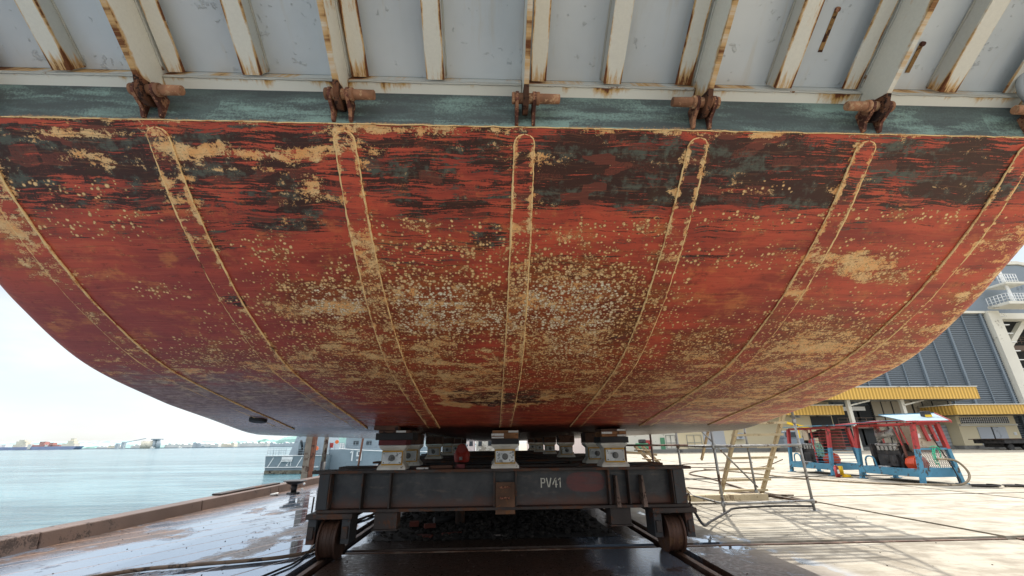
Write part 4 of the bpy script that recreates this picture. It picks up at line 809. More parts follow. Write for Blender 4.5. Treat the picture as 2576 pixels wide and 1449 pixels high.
# ------------------------------------------------------------------ far shore
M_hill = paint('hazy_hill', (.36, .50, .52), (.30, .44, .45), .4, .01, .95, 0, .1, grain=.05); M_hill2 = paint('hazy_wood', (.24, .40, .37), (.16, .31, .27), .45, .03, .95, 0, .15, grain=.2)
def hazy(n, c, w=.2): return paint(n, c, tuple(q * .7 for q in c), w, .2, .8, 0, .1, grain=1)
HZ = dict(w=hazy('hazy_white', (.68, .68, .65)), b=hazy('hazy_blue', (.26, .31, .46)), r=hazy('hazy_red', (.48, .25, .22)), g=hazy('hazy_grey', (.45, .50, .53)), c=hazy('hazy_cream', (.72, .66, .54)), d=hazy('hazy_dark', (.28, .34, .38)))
def shore():
    def ridge(pts, y, d, mat, name, kind='structure', lab=None, cat=None, seed=1, jag=1.2):
        rn = random.Random(seed); mb = MB(); xs = []; n = 260; a, b = pts[0][0], pts[-1][0]
        for i in range(n + 1):
            x = a + (b - a) * i / n; z = float(np.interp(x, [p[0] for p in pts], [p[1] for p in pts])) + rn.uniform(-jag, jag) * .5; xs.append((x, z))
        for x, z in xs: mb.v += [(x, y, -2.4), (x, y + d * .25, -2.4 + (z + 2.4) * .72), (x, y + d * .6, z), (x, y + d, -2.4)]
        for i in range(n):
            for j in range(3): q = i * 4 + j; mb.face([q, q + 4, q + 5, q + 1])
        o = mb.build(name, mat); tag(o, lab, cat, kind=kind)
    Y = 2.0
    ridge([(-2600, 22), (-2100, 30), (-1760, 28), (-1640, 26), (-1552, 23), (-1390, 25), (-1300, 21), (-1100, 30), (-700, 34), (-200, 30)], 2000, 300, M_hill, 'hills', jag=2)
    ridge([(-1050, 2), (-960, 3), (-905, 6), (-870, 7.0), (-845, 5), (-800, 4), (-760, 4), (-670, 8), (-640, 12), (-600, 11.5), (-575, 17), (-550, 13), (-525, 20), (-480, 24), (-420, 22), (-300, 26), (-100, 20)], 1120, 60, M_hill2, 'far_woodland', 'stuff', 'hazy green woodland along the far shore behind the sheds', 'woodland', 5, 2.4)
    W = lambda x, z=0: x
    def boxes(mb, L):
        for q in L: mb.box(*q)
        return mb
    s = thing('tanker', 'hazy cargo ship with cream block-like deckhouse at the far left of the shore', 'ship', (-1030, 1000, -2.3))
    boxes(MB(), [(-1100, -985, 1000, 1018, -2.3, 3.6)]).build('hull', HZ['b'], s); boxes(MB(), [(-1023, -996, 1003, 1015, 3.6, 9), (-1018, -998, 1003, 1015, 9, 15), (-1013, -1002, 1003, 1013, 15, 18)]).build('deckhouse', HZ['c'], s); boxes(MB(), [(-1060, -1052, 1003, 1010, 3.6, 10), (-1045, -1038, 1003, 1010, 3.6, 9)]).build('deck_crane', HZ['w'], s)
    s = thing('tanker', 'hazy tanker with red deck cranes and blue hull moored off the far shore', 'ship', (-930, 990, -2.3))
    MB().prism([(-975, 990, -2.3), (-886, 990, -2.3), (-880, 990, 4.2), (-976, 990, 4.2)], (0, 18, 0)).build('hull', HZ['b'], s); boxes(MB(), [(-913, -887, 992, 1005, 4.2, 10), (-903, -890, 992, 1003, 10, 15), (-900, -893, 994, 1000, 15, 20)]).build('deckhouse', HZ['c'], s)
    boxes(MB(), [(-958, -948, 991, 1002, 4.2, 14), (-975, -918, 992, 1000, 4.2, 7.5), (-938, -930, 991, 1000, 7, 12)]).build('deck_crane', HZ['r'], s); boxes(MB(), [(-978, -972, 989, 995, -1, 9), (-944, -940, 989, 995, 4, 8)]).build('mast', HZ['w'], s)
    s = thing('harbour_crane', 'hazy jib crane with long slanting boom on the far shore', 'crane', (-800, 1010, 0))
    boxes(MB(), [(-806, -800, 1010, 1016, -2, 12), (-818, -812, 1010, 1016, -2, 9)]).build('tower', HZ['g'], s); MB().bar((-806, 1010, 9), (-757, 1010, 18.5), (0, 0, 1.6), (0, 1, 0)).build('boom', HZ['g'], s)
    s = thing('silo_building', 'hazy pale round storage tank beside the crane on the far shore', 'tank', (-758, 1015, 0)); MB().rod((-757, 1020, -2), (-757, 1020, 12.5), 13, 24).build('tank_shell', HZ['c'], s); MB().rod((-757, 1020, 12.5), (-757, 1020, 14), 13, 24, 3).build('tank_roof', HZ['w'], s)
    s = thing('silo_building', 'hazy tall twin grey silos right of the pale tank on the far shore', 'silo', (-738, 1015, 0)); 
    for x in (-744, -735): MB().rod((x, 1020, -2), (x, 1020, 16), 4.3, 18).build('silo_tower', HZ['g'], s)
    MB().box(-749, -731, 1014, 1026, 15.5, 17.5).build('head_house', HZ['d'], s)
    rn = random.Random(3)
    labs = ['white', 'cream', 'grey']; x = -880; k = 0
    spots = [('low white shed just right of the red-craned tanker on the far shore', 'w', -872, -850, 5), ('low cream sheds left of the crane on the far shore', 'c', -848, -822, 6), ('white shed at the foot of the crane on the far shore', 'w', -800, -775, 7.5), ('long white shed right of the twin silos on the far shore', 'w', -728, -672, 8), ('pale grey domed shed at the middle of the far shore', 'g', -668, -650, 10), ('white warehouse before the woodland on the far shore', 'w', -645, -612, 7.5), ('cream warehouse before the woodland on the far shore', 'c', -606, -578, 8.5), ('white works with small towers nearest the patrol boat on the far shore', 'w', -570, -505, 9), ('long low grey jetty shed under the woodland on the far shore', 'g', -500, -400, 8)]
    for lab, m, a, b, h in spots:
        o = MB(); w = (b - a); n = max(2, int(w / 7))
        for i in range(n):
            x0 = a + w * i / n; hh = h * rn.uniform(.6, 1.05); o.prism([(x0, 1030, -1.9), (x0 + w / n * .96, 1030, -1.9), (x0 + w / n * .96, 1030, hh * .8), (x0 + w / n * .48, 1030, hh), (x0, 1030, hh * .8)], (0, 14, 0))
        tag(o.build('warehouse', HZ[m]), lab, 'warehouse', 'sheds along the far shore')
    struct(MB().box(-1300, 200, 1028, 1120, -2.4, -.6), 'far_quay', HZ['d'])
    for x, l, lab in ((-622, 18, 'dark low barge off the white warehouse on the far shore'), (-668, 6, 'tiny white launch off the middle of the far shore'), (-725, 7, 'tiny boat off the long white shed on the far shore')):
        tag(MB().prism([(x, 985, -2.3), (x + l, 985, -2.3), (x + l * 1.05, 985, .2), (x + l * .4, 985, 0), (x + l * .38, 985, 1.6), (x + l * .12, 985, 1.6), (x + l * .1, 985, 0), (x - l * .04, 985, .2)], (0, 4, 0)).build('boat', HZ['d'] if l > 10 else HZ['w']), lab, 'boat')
shore()

# ------------------------------------------------------------------ scaffold, ladder and steps
M_tube = paint('galvanised_tube', (.30, .30, .29), (.16, .10, .07), .3, 7, .5, .25, .2, metal=.35); M_tuber = paint('rusty_tube', (.17, .10, .075), (.09, .05, .04), .4, 7, .65, .3, .3)
M_wood = paint('new_pale_timber', (.50, .41, .26), (.34, .25, .15), .3, 5, .7, .2, .15, stretch=(1, 1, .3)); M_woodd = paint('darker_timber', (.45, .35, .22), (.28, .2, .13), .35, 5, .7, .2, .2)  # M_woodd is a duller timber for stay, old steps and trunk
def scaffold():
    t = thing('scaffold_tower', 'grey tube scaffold bay standing beside the hull with ledgers between its posts', 'scaffold', (6.1, 11.2, 0))
    posts = [(5.02, 10.08), (7.17, 10.27), (7.06, 12.25), (5.05, 12.15)]; H = 9.0
    for i, (x, y) in enumerate(posts):
        for z0, z1 in ((0, 1.9), (1.9, 3.9), (3.9, 6.5), (6.5, H)): MB().rod((x, y, z0), (x, y, z1), .030, 12).build('post', M_tube, t)
        MB().box(x - .075, x + .075, y - .075, y + .075, .001, .008).build('base_plate', M_tube, t)
        for z in (.19, 1.36, 1.9, 2.6, 3.9, 5.0, 6.3, 7.5, 8.6):
            c = MB().rod((x, y, z - .05), (x, y, z + .05), .044, 12); c.box(x - .055, x + .02, y - .052, y - .02, z - .03, z + .03); c.build('coupler', M_tube, t, .004)
    for z in (.19, 1.36, 2.6, 3.9, 5.0, 6.3, 7.5, 8.6):
        for a, b in ((0, 1), (1, 2), (2, 3), (3, 0)):
            if z < 1 and a in (1, 2): continue
            p, q = posts[a], posts[b]; MB().rod((p[0], p[1] - .05, z), (q[0], q[1] - .05, z + (.02 if a == 0 else 0)), .025, 10).build('ledger', M_tube, t)
    MB().rod((5.02, 12.2, 2.6), (7.1, 12.2, .3), .022, 8).build('brace', M_tube, t)
    MB().rod((7.15, 10.3, 2.7), (7.08, 12.2, 4.9), .022, 8).build('brace', M_tube, t)
    for z in (4.6, 6.9):
        MB().rod((5.1, 10.2, z), (7.1, 12.2, z + 1.9), .024, 8).build('brace', M_tube, t); MB().rod((7.2, 10.3, z - 1), (5.1, 12.2, z + .9), .024, 8).build('brace', M_tube, t)
    for i in range(11): MB().box(5.2, 6.9, 10.3 + i * .17, 10.38 + i * .17, 6.36, 6.40).build('deck_slat', M_wood, t)
    b = MB().box(4.95, 6.95, 11.55, 11.80, .06, .20); tag(b.build('timber_board', M_wood, None, .005), 'pale timber baulk lying on the ground at the foot of the ladder', 'timber')
    struct_ = None
    l = thing('wooden_ladder', 'wide pale wooden ladder with flat treads leaning up behind the front scaffold posts', 'ladder', (7.2, 13.2, 0))
    def pt(x, z): return Vector((x, 13.35 - .82 * z, z))
    for x in (6.62, 7.84): MB().bar(pt(x, .02), pt(x, 4.2), (.075, 0, 0), (0, .08, .06)).build('stile', M_wood, l)
    for i in range(14):
        z = .12 + i * .30; MB().bar(pt(6.58, z), pt(7.95, z + .01), (0, .17, 0), (0, 0, .06)).build('tread', M_wood, l)
    MB().bar((6.28, 13.5, .95), (6.62, 12.4, 3.0), (.05, 0, 0), (0, .06, .04)).build('stay', M_woodd, l)
    # older steps and rusty scaffold farther in, left of the bay
    s = thing('tube_scaffold', 'rusty tube frame of two posts and a rail standing behind the trolley end', 'scaffold', (4.1, 11.0, 0))
    for x in (3.42, 4.12): MB().rod((x, 11.6, 0), (x, 11.6, 1.72), .025, 10).build('post', M_tuber, s)
    MB().rod((3.40, 11.55, 1.40), (5.0, 11.4, 1.385), .024, 10).build('rail', M_tuber, s); MB().rod((3.5, 11.62, 1.68), (5.0, 11.5, 2.6), .02, 8).build('brace', M_tuber, s)
    w = thing('wooden_steps', 'old paint-spotted wooden steps leaning to the right behind the trolley end', 'steps', (4.6, 13, 0))
    for y in (13.0, 13.7): MB().bar((5.62, y, .0), (4.42, y + .25, 1.36), (.075, 0, .05), (0, .04, 0)).build('stringer', M_woodd, w)
    for i in range(5): z = .22 + i * .25; x = 5.62 - 1.2 * z / 1.36; MB().box(x - .16, x + .10, 13.02, 13.92, z, z + .03).build('tread', M_woodd, w, .003)
    MB().bar((3.65, 13.0, 1.22), (4.75, 13.0, 1.12), (0, .04, 0), (0, 0, .06)).build('rail_board', M_woodd, w)
scaffold()

# ------------------------------------------------------------------ hoses and rope on the yard
M_hose = paint('brown_hose', (.13, .085, .055), (.06, .04, .03), .3, 8, .6, .2, .3); M_hosed = paint('black_hose', (.025, .022, .02), (.07, .05, .04), .3, 8, .5, .2, .3); M_hoset = paint('tan_hose', (.30, .24, .16), (.15, .1, .07), .3, 8, .6, .2, .3)
def hose(pts, r, mt, lab, name='hose', cat='hose'): 
    return tag(MB().tube(smooth_path(pts, 10), r, 8).build(name, mt), lab, cat)
hose([(-5.4, 5.2, .03), (-4.68, 6.33, .03), (-3.96, 6.62, .035), (-3.3, 6.82, .03), (-2.9, 7.0, .03), (-2.66, 7.35, .03), (-2.75, 8.3, .03), (-2.85, 9.6, .03), (-2.6, 11.5, .03), (-2.8, 15, .03)], .024, M_hose, 'brown hose snaking over the wet quay to the left trolley wheel')
hose([(-2.98, 5.2, .02), (-2.72, 6.3, .02), (-2.66, 6.9, .02), (-2.9, 8.6, .02), (-2.72, 10.6, .02), (-2.9, 13, .02)], .014, M_hosed, 'thin black cable lying beside the left rail')
hose([(15.4, 15.2, .8), (15.75, 14.9, .75), (15.9, 14.75, .35), (15.5, 14.7, .05), (14.6, 14.87, .03), (13.39, 15.56, .03), (12.34, 17.43, .03), (12.1, 19.0, .03), (12.1, 21, .03), (11.5, 24.6, .03)], .035, M_hoset, 'tan hose looping down from the nearest pump frame and across the yard')
hose([(12.9, 24.0, .03), (11.0, 23.5, .03), (9.7, 22.2, .03), (9.1, 20.8, .03), (8.9, 18.6, .03), (8.25, 15.7, .03), (7.75, 13.4, .03), (7.75, 12.2, .03), (8.06, 11.4, .03)], .028, M_hose, 'brown hose curving past the ladder foot to the slot in the yard')
hose([(14.6, 22.4, .55), (14.1, 23.2, .2), (13.6, 24.5, .03), (12.4, 26, .03), (11.2, 26.6, .03), (13, 30, .03), (18, 31, .03)], .025, M_hose, 'thin hose leaving the far pump frame and looping on the yard')
hose([(2.93, 6.9, .62), (3.4, 7.6, .22), (4.0, 8.6, .10), (4.9, 9.7, .09), (5.3, 10.1, .10), (6.2, 10.15, .12), (7.1, 10.2, .10)], .022, M_hosed, 'dark hose sagging from the trolley end toward the scaffold posts')
hose([(8.4, 12.75, .03), (8.0, 12.9, .03), (7.2, 13.9, .03), (6.0, 15.8, .03), (4.6, 17.4, .03)], .02, M_hose, 'thin brown hose running behind the scaffold into the shade')
hose([(20, 19.3, .02), (17.5, 18.9, .02), (14.4, 18.9, .03), (11, 18.7, .02), (8.6, 18.6, .02), (5, 18.8, .02)], .02, M_hosed, 'black cable drawn across the yard behind the pump frames')
def coil(cx, cy, r, lab):
    p = []
    for i in range(90): a = i * .22; rr = r * (1 - .12 * math.sin(a * .31)); p.append((cx + rr * math.cos(a), cy + rr * .8 * math.sin(a), .02 + .0006 * i))
    tag(MB().tube(p, .016, 6).build('hose_coil', M_hosed), lab, 'hose coil')
coil(15.65, 14.15, .36, 'black hose coil lying by the foot of the nearest pump frame'); coil(16.45, 14.0, .26, 'smaller black hose coil right of the larger one')
hose([(16.6, 14.0, .03), (18, 14.2, .03), (21, 14.4, .03), (30, 14.0, .03)], .02, M_hosed, 'black cable running right from the hose coils')

# ------------------------------------------------------------------ pump sets
M_fr = paint('frame_red', (.42, .045, .045), (.16, .06, .045), .32, 6, .45, .15, .15); M_fb = paint('frame_blue', (.07, .24, .37), (.10, .09, .08), .32, 6, .45, .15, .15)
M_eng = paint('engine_black', (.03, .03, .032), (.12, .10, .09), .3, 10, .5, .3, .5); M_engl = paint('engine_alloy', (.38, .38, .36), (.14, .13, .12), .35, 14, .45, .2, .3, metal=.3); M_or = paint('orange_red_casing', (.72, .09, .03), (.3, .06, .03), .12, 10, .4, .15, .1)
M_maroon = paint('brown_panel', (.20, .10, .08), (.12, .06, .05), .3, 5, .6, .1, .2); M_ply = paint('plywood_panel', (.50, .42, .32), (.38, .28, .2), .3, 4, .7, .1, .15); M_roofb = paint('pale_blue_roof', (.24, .34, .40), (.16, .2, .22), .3, 3, .45, .1, .15)
M_green = paint('green_rope', (.06, .55, .33), (.05, .3, .2), .2, 20, .7, .1, .2); M_mesh = paint('galvanised_mesh', (.22, .20, .20), (.10, .06, .05), .3, 14, .5, .1, .2); M_yel = paint('yellow_rubber', (.80, .52, .02), (.6, .38, .05), .1, 9, .45, .1, .1)
def pump_unit(y0, y1, label, variant):
    x0, x1, x0t, x1t = 14.74, 16.14, 15.02, 15.92; zb, zm, zt = .27, 1.13, 1.98
    t = thing('pump_set', label, 'pump set', ((x0 + x1) / 2, (y0 + y1) / 2, 0), 'diesel pump sets in red and blue frames')
    X = lambda s, z: (x0 + (x0t - x0) * z / zt) if s < 0 else (x1 + (x1t - x1) * z / zt)
    W = .13
    for s in (-1, 1):
        for y in (y0, y1):
            MB().bar((X(s, .02), y, .02), (X(s, zm), y, zm), (W, 0, 0), (0, W, 0)).build('post_foot', M_fb, t, .006)
            MB().bar((X(s, zm), y, zm), (X(s, zt), y, zt), (W, 0, 0), (0, W, 0)).build('post', M_fr, t, .006)
            MB().box(X(s, 0) - .16, X(s, 0) + .16, y - .1, y + .1, .0, .025).build('foot_pad', M_fb, t, .004)
        MB().bar((X(s, zb), y0 + .05, .35), (X(s, zb), y1 - .05, .35), (.10, 0, 0), (0, 0, .26)).build('side_sill', M_fb, t, .006)
        MB().bar((X(s, zt), y0 + .05, zt), (X(s, zt), y1 - .05, zt), (.07, 0, 0), (0, 0, .08)).build('top_rail', M_fr, t, .006)
    for y in (y0, y1):
        MB().bar((X(-1, zb) + .05, y, .35), (X(1, zb) - .05, y, .35), (0, .10, 0), (0, 0, .26)).build('end_sill', M_fb, t, .006)
        MB().bar((X(-1, zt) + .05, y, zt), (X(1, zt) - .05, y, zt), (0, .08, 0), (0, 0, .09)).build('top_rail', M_fr, t, .006)
    MB().box(x0 + .1, x1 - .1, y0 + .1, y1 - .1, .26, .29).build('floor_tray', M_eng, t)
    L = y1 - y0; cx = 15.5
    e = MB(); a = y0 + L * .42; b = y0 + L * .82
    e.box(cx - .26, cx + .3, a, b, .35, 1.05); e.box(cx - .18, cx + .2, a + .05, b - .05, 1.05, 1.32); e.box(cx - .36, cx - .27, a + .1, b - .1, .5, .9); e.rod((cx, a - .08, .75), (cx, a, .75), .28, 20); e.rod((cx - .33, a + .2, .62), (cx - .33, a + .2, .86), .07, 12); e.rod((cx - .34, a + .5, .62), (cx - .34, a + .5, .9), .07, 12)
    e.build('engine_block', M_eng, t, .012)
    c = MB()
    for i in range(5): c.box(cx - .30, cx - .2, a + .08 + i * (b - a) * .18, a + .08 + (i + .6) * (b - a) * .18, 1.06, 1.22)
    c.rod((cx - .22, a + .02, 1.26), (cx - .22, b, 1.26), .05, 10); c.build('intake_manifold', M_engl, t, .006)
    MB().rod((cx - .1, b - .1, 1.3), (cx - .1, b - .1, 1.86), .09, 14).rod((cx - .1, b - .1, 1.6), (cx - .1, a + .1, 1.72), .14, 16).build('air_cleaner', M_engl if variant == 0 else M_eng, t)
    MB().rod((cx - .15, a - .12, .34), (cx - .12, a - .05, 1.9), .045, 10).build('exhaust_pipe', M_maroon, t)
    MB().box(cx - .35, cx + .35, b + .08, b + .2, .4, 1.3).build('radiator', M_eng, t, .01)
    p = MB(); py = y0 + L * .20
    p.rod((cx - .1, py, .62), (cx - .1, py + .42, .62), .30, 8, .24); p.rod((cx - .1, py - .12, .62), (cx - .1, py, .62), .15, 14, .26); p.box(cx - .4, cx + .2, py - .05, py + .4, .3, .38); p.build('pump_casing', M_or, t, .012)
    MB().box(cx - .45, cx - .1, y0 + .62 * L, y0 + .80 * L, .30, .5).build('battery', M_t4, t, .01)
    MB().box(15.72, 15.76, y0 + .15, y0 + L * .62, 1.0, 1.92).build('back_panel', M_ply if variant == 0 else M_maroon, t)
    h = smooth_path([(x0 + .1, y1 - .25, .4), (x0 + .08, y1 - .32, .75), (x0 + .08, y1 - .52, .85), (x0 + .1, y1 - .70, .75), (x0 + .12, y1 - .72, .4)], 8); MB().tube(h, .03, 8).build('tank_hoop', M_fb, t)
    if variant == 0:
        # mesh guard in the blue end frame
        zl, zu = .50, 1.12; g = MB(); n = 16
        A = lambda u, z: Vector((X(-1, z) + .08 + (X(1, z) - X(-1, z) - .16) * u, y0, z))
        for i in range(-9, 24):
            for d in (1, -1):
                u0, u1 = i / n, i / n + .42 * 1.0
                if d < 0: u0, u1 = u1, u0
                p0, p1 = [u0, 0.], [u1, 1.]
                q = []
                for (pa, pb) in ((p0, p1), (p1, p0)):
                    u, v = pa
                    if u < 0: v = pa[1] + (0 - u) / (pb[0] - u) * (pb[1] - pa[1]); u = 0
                    if u > 1: v = pa[1] + (u - 1) / (u - pb[0]) * (pb[1] - pa[1]); u = 1
                    q.append((u, v))
                if abs(q[0][0] - q[1][0]) < .02 or not all(-.01 <= k[1] <= 1.01 for k in q): continue
                g.rod(A(q[0][0], zl + (zu - zl) * q[0][1]), A(q[1][0], zl + (zu - zl) * q[1][1]), .0075, 4, cap=False)
        g.build('mesh_guard', M_mesh, t)
        for z in (.49, 1.13): MB().bar((X(-1, z) + .06, y0 - .03, z), (X(1, z) - .06, y0 - .03, z), (0, .05, 0), (0, 0, .06)).build('guard_frame', M_fb, t, .004)
        for u in (.36, .68):
            x = x0t + .9 * u; MB().bar((x, y0 - .0, 1.93), (x + .10, y0 - .0, 1.38), (.11, 0, 0), (0, .06, 0)).build('hanging_channel', M_fr, t, .004)
        MB().box(x0t + .12, x0t + .75, y0 + .1, y0 + .13, 1.18, 1.86).build('control_panel', M_ply, t, .004); MB().box(x0t + .14, x0t + .24, y0 + .085, y0 + .099, 1.5, 1.64).build('notice', M_nw, t); MB().box(x0t + .55, x0t + .68, y0 + .085, y0 + .099, 1.46, 1.62).build('notice', M_nw, t)
        # two roof panels, the near one propped open
        MB().hexa([(14.72, y0 - .12, 2.055), (16.1, y0 - .35, 2.04), (16.9, y0 + .9, 2.36), (15.0, y0 + 1.2, 2.32), (14.72, y0 - .12, 2.075), (16.1, y0 - .35, 2.06), (16.9, y0 + .9, 2.38), (15.0, y0 + 1.2, 2.34)]).build('roof_panel', M_roofb, t)
        MB().bar((16.12, y0 - .37, 2.03), (16.93, y0 + .9, 2.36), (.03, 0, 0), (0, 0, .09)).build('roof_edge', M_fr, t); MB().bar((14.98, y0 + 1.22, 2.35), (16.93, y0 + .92, 2.39), (0, .04, 0), (0, 0, .04)).build('roof_edge', M_fb, t); MB().bar((14.70, y0 - .14, 2.05), (16.1, y0 - .37, 2.04), (0, .04, 0), (0, 0, .06)).build('roof_edge', M_fr, t)
        MB().hexa([(14.5, y0 + 1.35, 2.05), (16.3, y0 + 1.35, 2.12), (16.3, y1 + .4, 2.16), (14.5, y1 + .4, 2.03), (14.5, y0 + 1.35, 2.09), (16.3, y0 + 1.35, 2.16), (16.3, y1 + .4, 2.20), (14.5, y1 + .4, 2.07)]).build('roof_panel', M_fr, t)
        MB().hexa([(14.5, y0 + 1.35, 2.094), (16.3, y0 + 1.35, 2.164), (16.3, y0 + 1.9, 2.172), (14.5, y0 + 1.9, 2.090), (14.5, y0 + 1.35, 2.11), (16.3, y0 + 1.35, 2.18), (16.3, y0 + 1.9, 2.19), (14.5, y0 + 1.9, 2.106)]).build('roof_edge', M_fb, t)
        for s in (0, 1): MB().bar((X(-1, 1.3) + .0, y0 + .3 + s * .25, 1.25), (X(-1, 1.9), y0 + .55 + s * .25, 1.93), (.03, 0, 0), (0, .03, 0)).build('prop_bar', M_fr, t)
        g2 = MB(); hh = smooth_path([(15.55, y0 - .03, 1.6), (15.62, y0 - .06, 1.3), (15.75, y0 - .08, .9), (15.9, y0 - .1, .45), (15.8, y0 - .25, .05), (15.5, y0 - .4, .03)], 8); g2.tube(hh, .022, 6); g2.build('drain_hose', M_hosed, t)
    else:
        for k in range(11):
            z = .55 + k * .125; M = M_fb if z < zm else M_fr; MB().rod((X(-1, z), y0 + .05, z), (X(-1, z), y0 + L * .36, z), .010, 6).build('side_bar', M, t)
        for k in range(11):
            z = .55 + k * .125; M = M_fb if z < zm else M_fr; MB().rod((X(-1, z) + .04, y0, z), (X(1, z) - .04, y0, z), .010, 6).build('end_bar', M, t)
        MB().bar((X(-1, zm), y0 + L * .36, .4), (X(-1, zm) + .02, y0 + L * .36, 1.95), (.05, 0, 0), (0, .05, 0)).build('mid_post', M_fr, t)
        MB().hexa([(14.75, y0 - .2, 2.05), (16.2, y0 - .2, 2.07), (16.2, y1 + .25, 2.10), (14.75, y1 + .25, 2.05), (14.75, y0 - .2, 2.08), (16.2, y0 - .2, 2.11), (16.2, y1 + .25, 2.14), (14.75, y1 + .25, 2.08)]).build('roof_panel', M_fb, t)
        MB().box(14.99, 15.04, y0 + .5 * L, y0 + .62 * L, 1.45, 1.9).build('meter_box', M_ply, t, .006)
    return t
pump_unit(15.3, 17.85, 'nearest pump set in red and blue frame with mesh end guard', 0)
pump_unit(19.4, 22.1, 'farther pump set in a red and blue frame with horizontal side bars', 1)
def small_items():
    o = thing('fire_extinguisher', 'red fire extinguisher standing between the two pump sets', 'fire extinguisher', (14.25, 18.5, 0))
    MB().rod((14.25, 18.5, 0), (14.25, 18.5, .40), .085, 18).rod((14.25, 18.5, .40), (14.25, 18.5, .46), .085, 18, .03).build('cylinder', M_fr, o); MB().rod((14.25, 18.5, .46), (14.25, 18.5, .53), .022, 8).box(14.2, 14.34, 18.49, 18.51, .52, .55).build('valve', M_eng, o)
    MB().box(14.21, 14.29, 18.408, 18.415, .15, .30).build('label', M_nw, o)
    o = thing('rubber_boot', 'yellow rubber boot standing beside the red fire extinguisher', 'boot', (14.55, 18.55, 0))
    MB().rod((14.52, 18.6, .09), (14.50, 18.6, .42), .075, 16, .10).build('boot_shaft', M_yel, o); MB().rod((14.52, 18.6, .065), (14.78, 18.48, .05), .068, 14, .045).build('boot_foot', M_yel, o); MB().box(14.46, 14.84, 18.44, 18.62, 0, .022).build('boot_sole', M_yel, o, .01)
    o = thing('lubricant_can', 'small dark can with yellow label standing on the nearest pump set roof', 'can', (16.05, 15.7, 2.14))
    MB().box(15.93, 16.19, 15.62, 15.80, 2.14, 2.43).build('can_body', M_eng, o, .012); MB().box(15.925, 16.195, 15.612, 15.618, 2.17, 2.30).build('label', M_yel, o)
    g = MB()
    for k, (x, z0) in enumerate(((15.33, .62), (15.42, .55), (15.38, .75), (15.60, .80))):
        g.tube(smooth_path([(15.42 + .05 * k, 15.23, 1.16), (x + .02, 15.22, 1.05), (x, 15.23, .85), (x + .03, 15.22, z0)], 6), .014, 5)
    g.tube(smooth_path([(15.3, 15.23, 1.17), (15.4, 15.2, 1.22), (15.55, 15.2, 1.20), (15.68, 15.22, 1.10)], 6), .014, 5)
    tag(g.build('rope', M_green), 'bright green rope tied over the mesh guard of the nearest pump set', 'rope')
    g = MB(); rn = random.Random(4)
    for k in range(16):
        p = [(14.93, 20.0 + rn.uniform(-.2, .35), rn.uniform(.7, 1.35)) for _ in range(4)]; g.tube(smooth_path([(a - .03, b, c) for a, b, c in p], 5), .010, 4)
    tag(g.build('cord_tangle', paint('pale_green_cord', (.22, .42, .33), (.1, .2, .15), .3, 20, .8, .1, .2)), 'tangled pale green cord hung on the bars of the farther pump set', 'cord')
    w = thing('flat_wagon', 'black flat rail wagon standing before the yellow canopied office', 'wagon', (66, 52.5, 0))
    MB().box(61.4, 80, 51.5, 55, .75, 1.2).build('wagon_bed', M_eng, w, .02); MB().box(61, 80, 51.3, 55.2, 1.21, 1.30).build('deck_plate', M_beam2, w)
    for x in (62.5, 64.5, 74): MB().rod((x, 51.9, .36), (x, 52.3, .36), .36, 20).build('wheel', M_eng, w); MB().box(x - .4, x + .4, 52.31, 54.5, .3, .74).build('axle_box', M_eng, w)
small_items()

# ------------------------------------------------------------------ buildings on the right
def corrugated(name, a, b, axis, per, amp, rough=.5, blotch=.0):
    m = NT(name, rough=rough); p = m.geo(); X = m.xyz(p)[axis]; w = m.ma('PINGPONG', X, per / 2); n = m.noise(p, .25, 6, .6); f = m.sm(w, per * .12, per * .38)
    c = m.mix(f, a, b); c = m.mix(m.mul(m.sm(n, .45, .75), .3), c, tuple(q * .6 for q in a)); m.col(c); m.bump(f, .8, amp); return m.m
M_louv = corrugated('louvred_blue_cladding', (.165, .195, .225), (.05, .065, .08), 2, .30, .08)
M_yc = corrugated('yellow_profiled_sheet', (.80, .50, .11), (.50, .29, .05), 0, .46, .06, .45)
M_bluew = paint('blue_grey_sheet', (.21, .25, .29), (.16, .20, .235), .25, .3, .5, .05, .06, grain=3); M_mull = paint('grey_mullion', (.17, .21, .25), (.12, .15, .18), .1, 1, .5, .05, .05)
M_cream_w = paint('cream_wall', (.72, .63, .43), (.58, .48, .32), .25, .35, .8, .1, .08, grain=4); M_conc = paint('pale_concrete', (.70, .68, .60), (.5, .46, .38), .3, .4, .8, .1, .08, grain=4)
M_dk = paint('dark_interior', (.035, .038, .04), (.07, .07, .07), .3, .3, .9, 0, .3, grain=3); M_gd = paint('grey_door', (.48, .51, .55), (.38, .40, .43), .3, .5, .5, .1, .08, grain=4); M_soff = paint('grey_soffit', (.34, .34, .31), (.22, .22, .2), .3, .3, .8, .05, .1, grain=3)
M_green_p = paint('green_panel', (.10, .28, .16), (.08, .18, .12), .2, 1, .6, 0, .1, grain=6); M_steel = paint('brown_truss', (.22, .16, .13), (.12, .09, .08), .3, .6, .7, 0, .2, grain=4); M_apron = paint('loading_plinth', (.20, .20, .19), (.1, .1, .1), .4, .5, .85, .1, .2, grain=5)
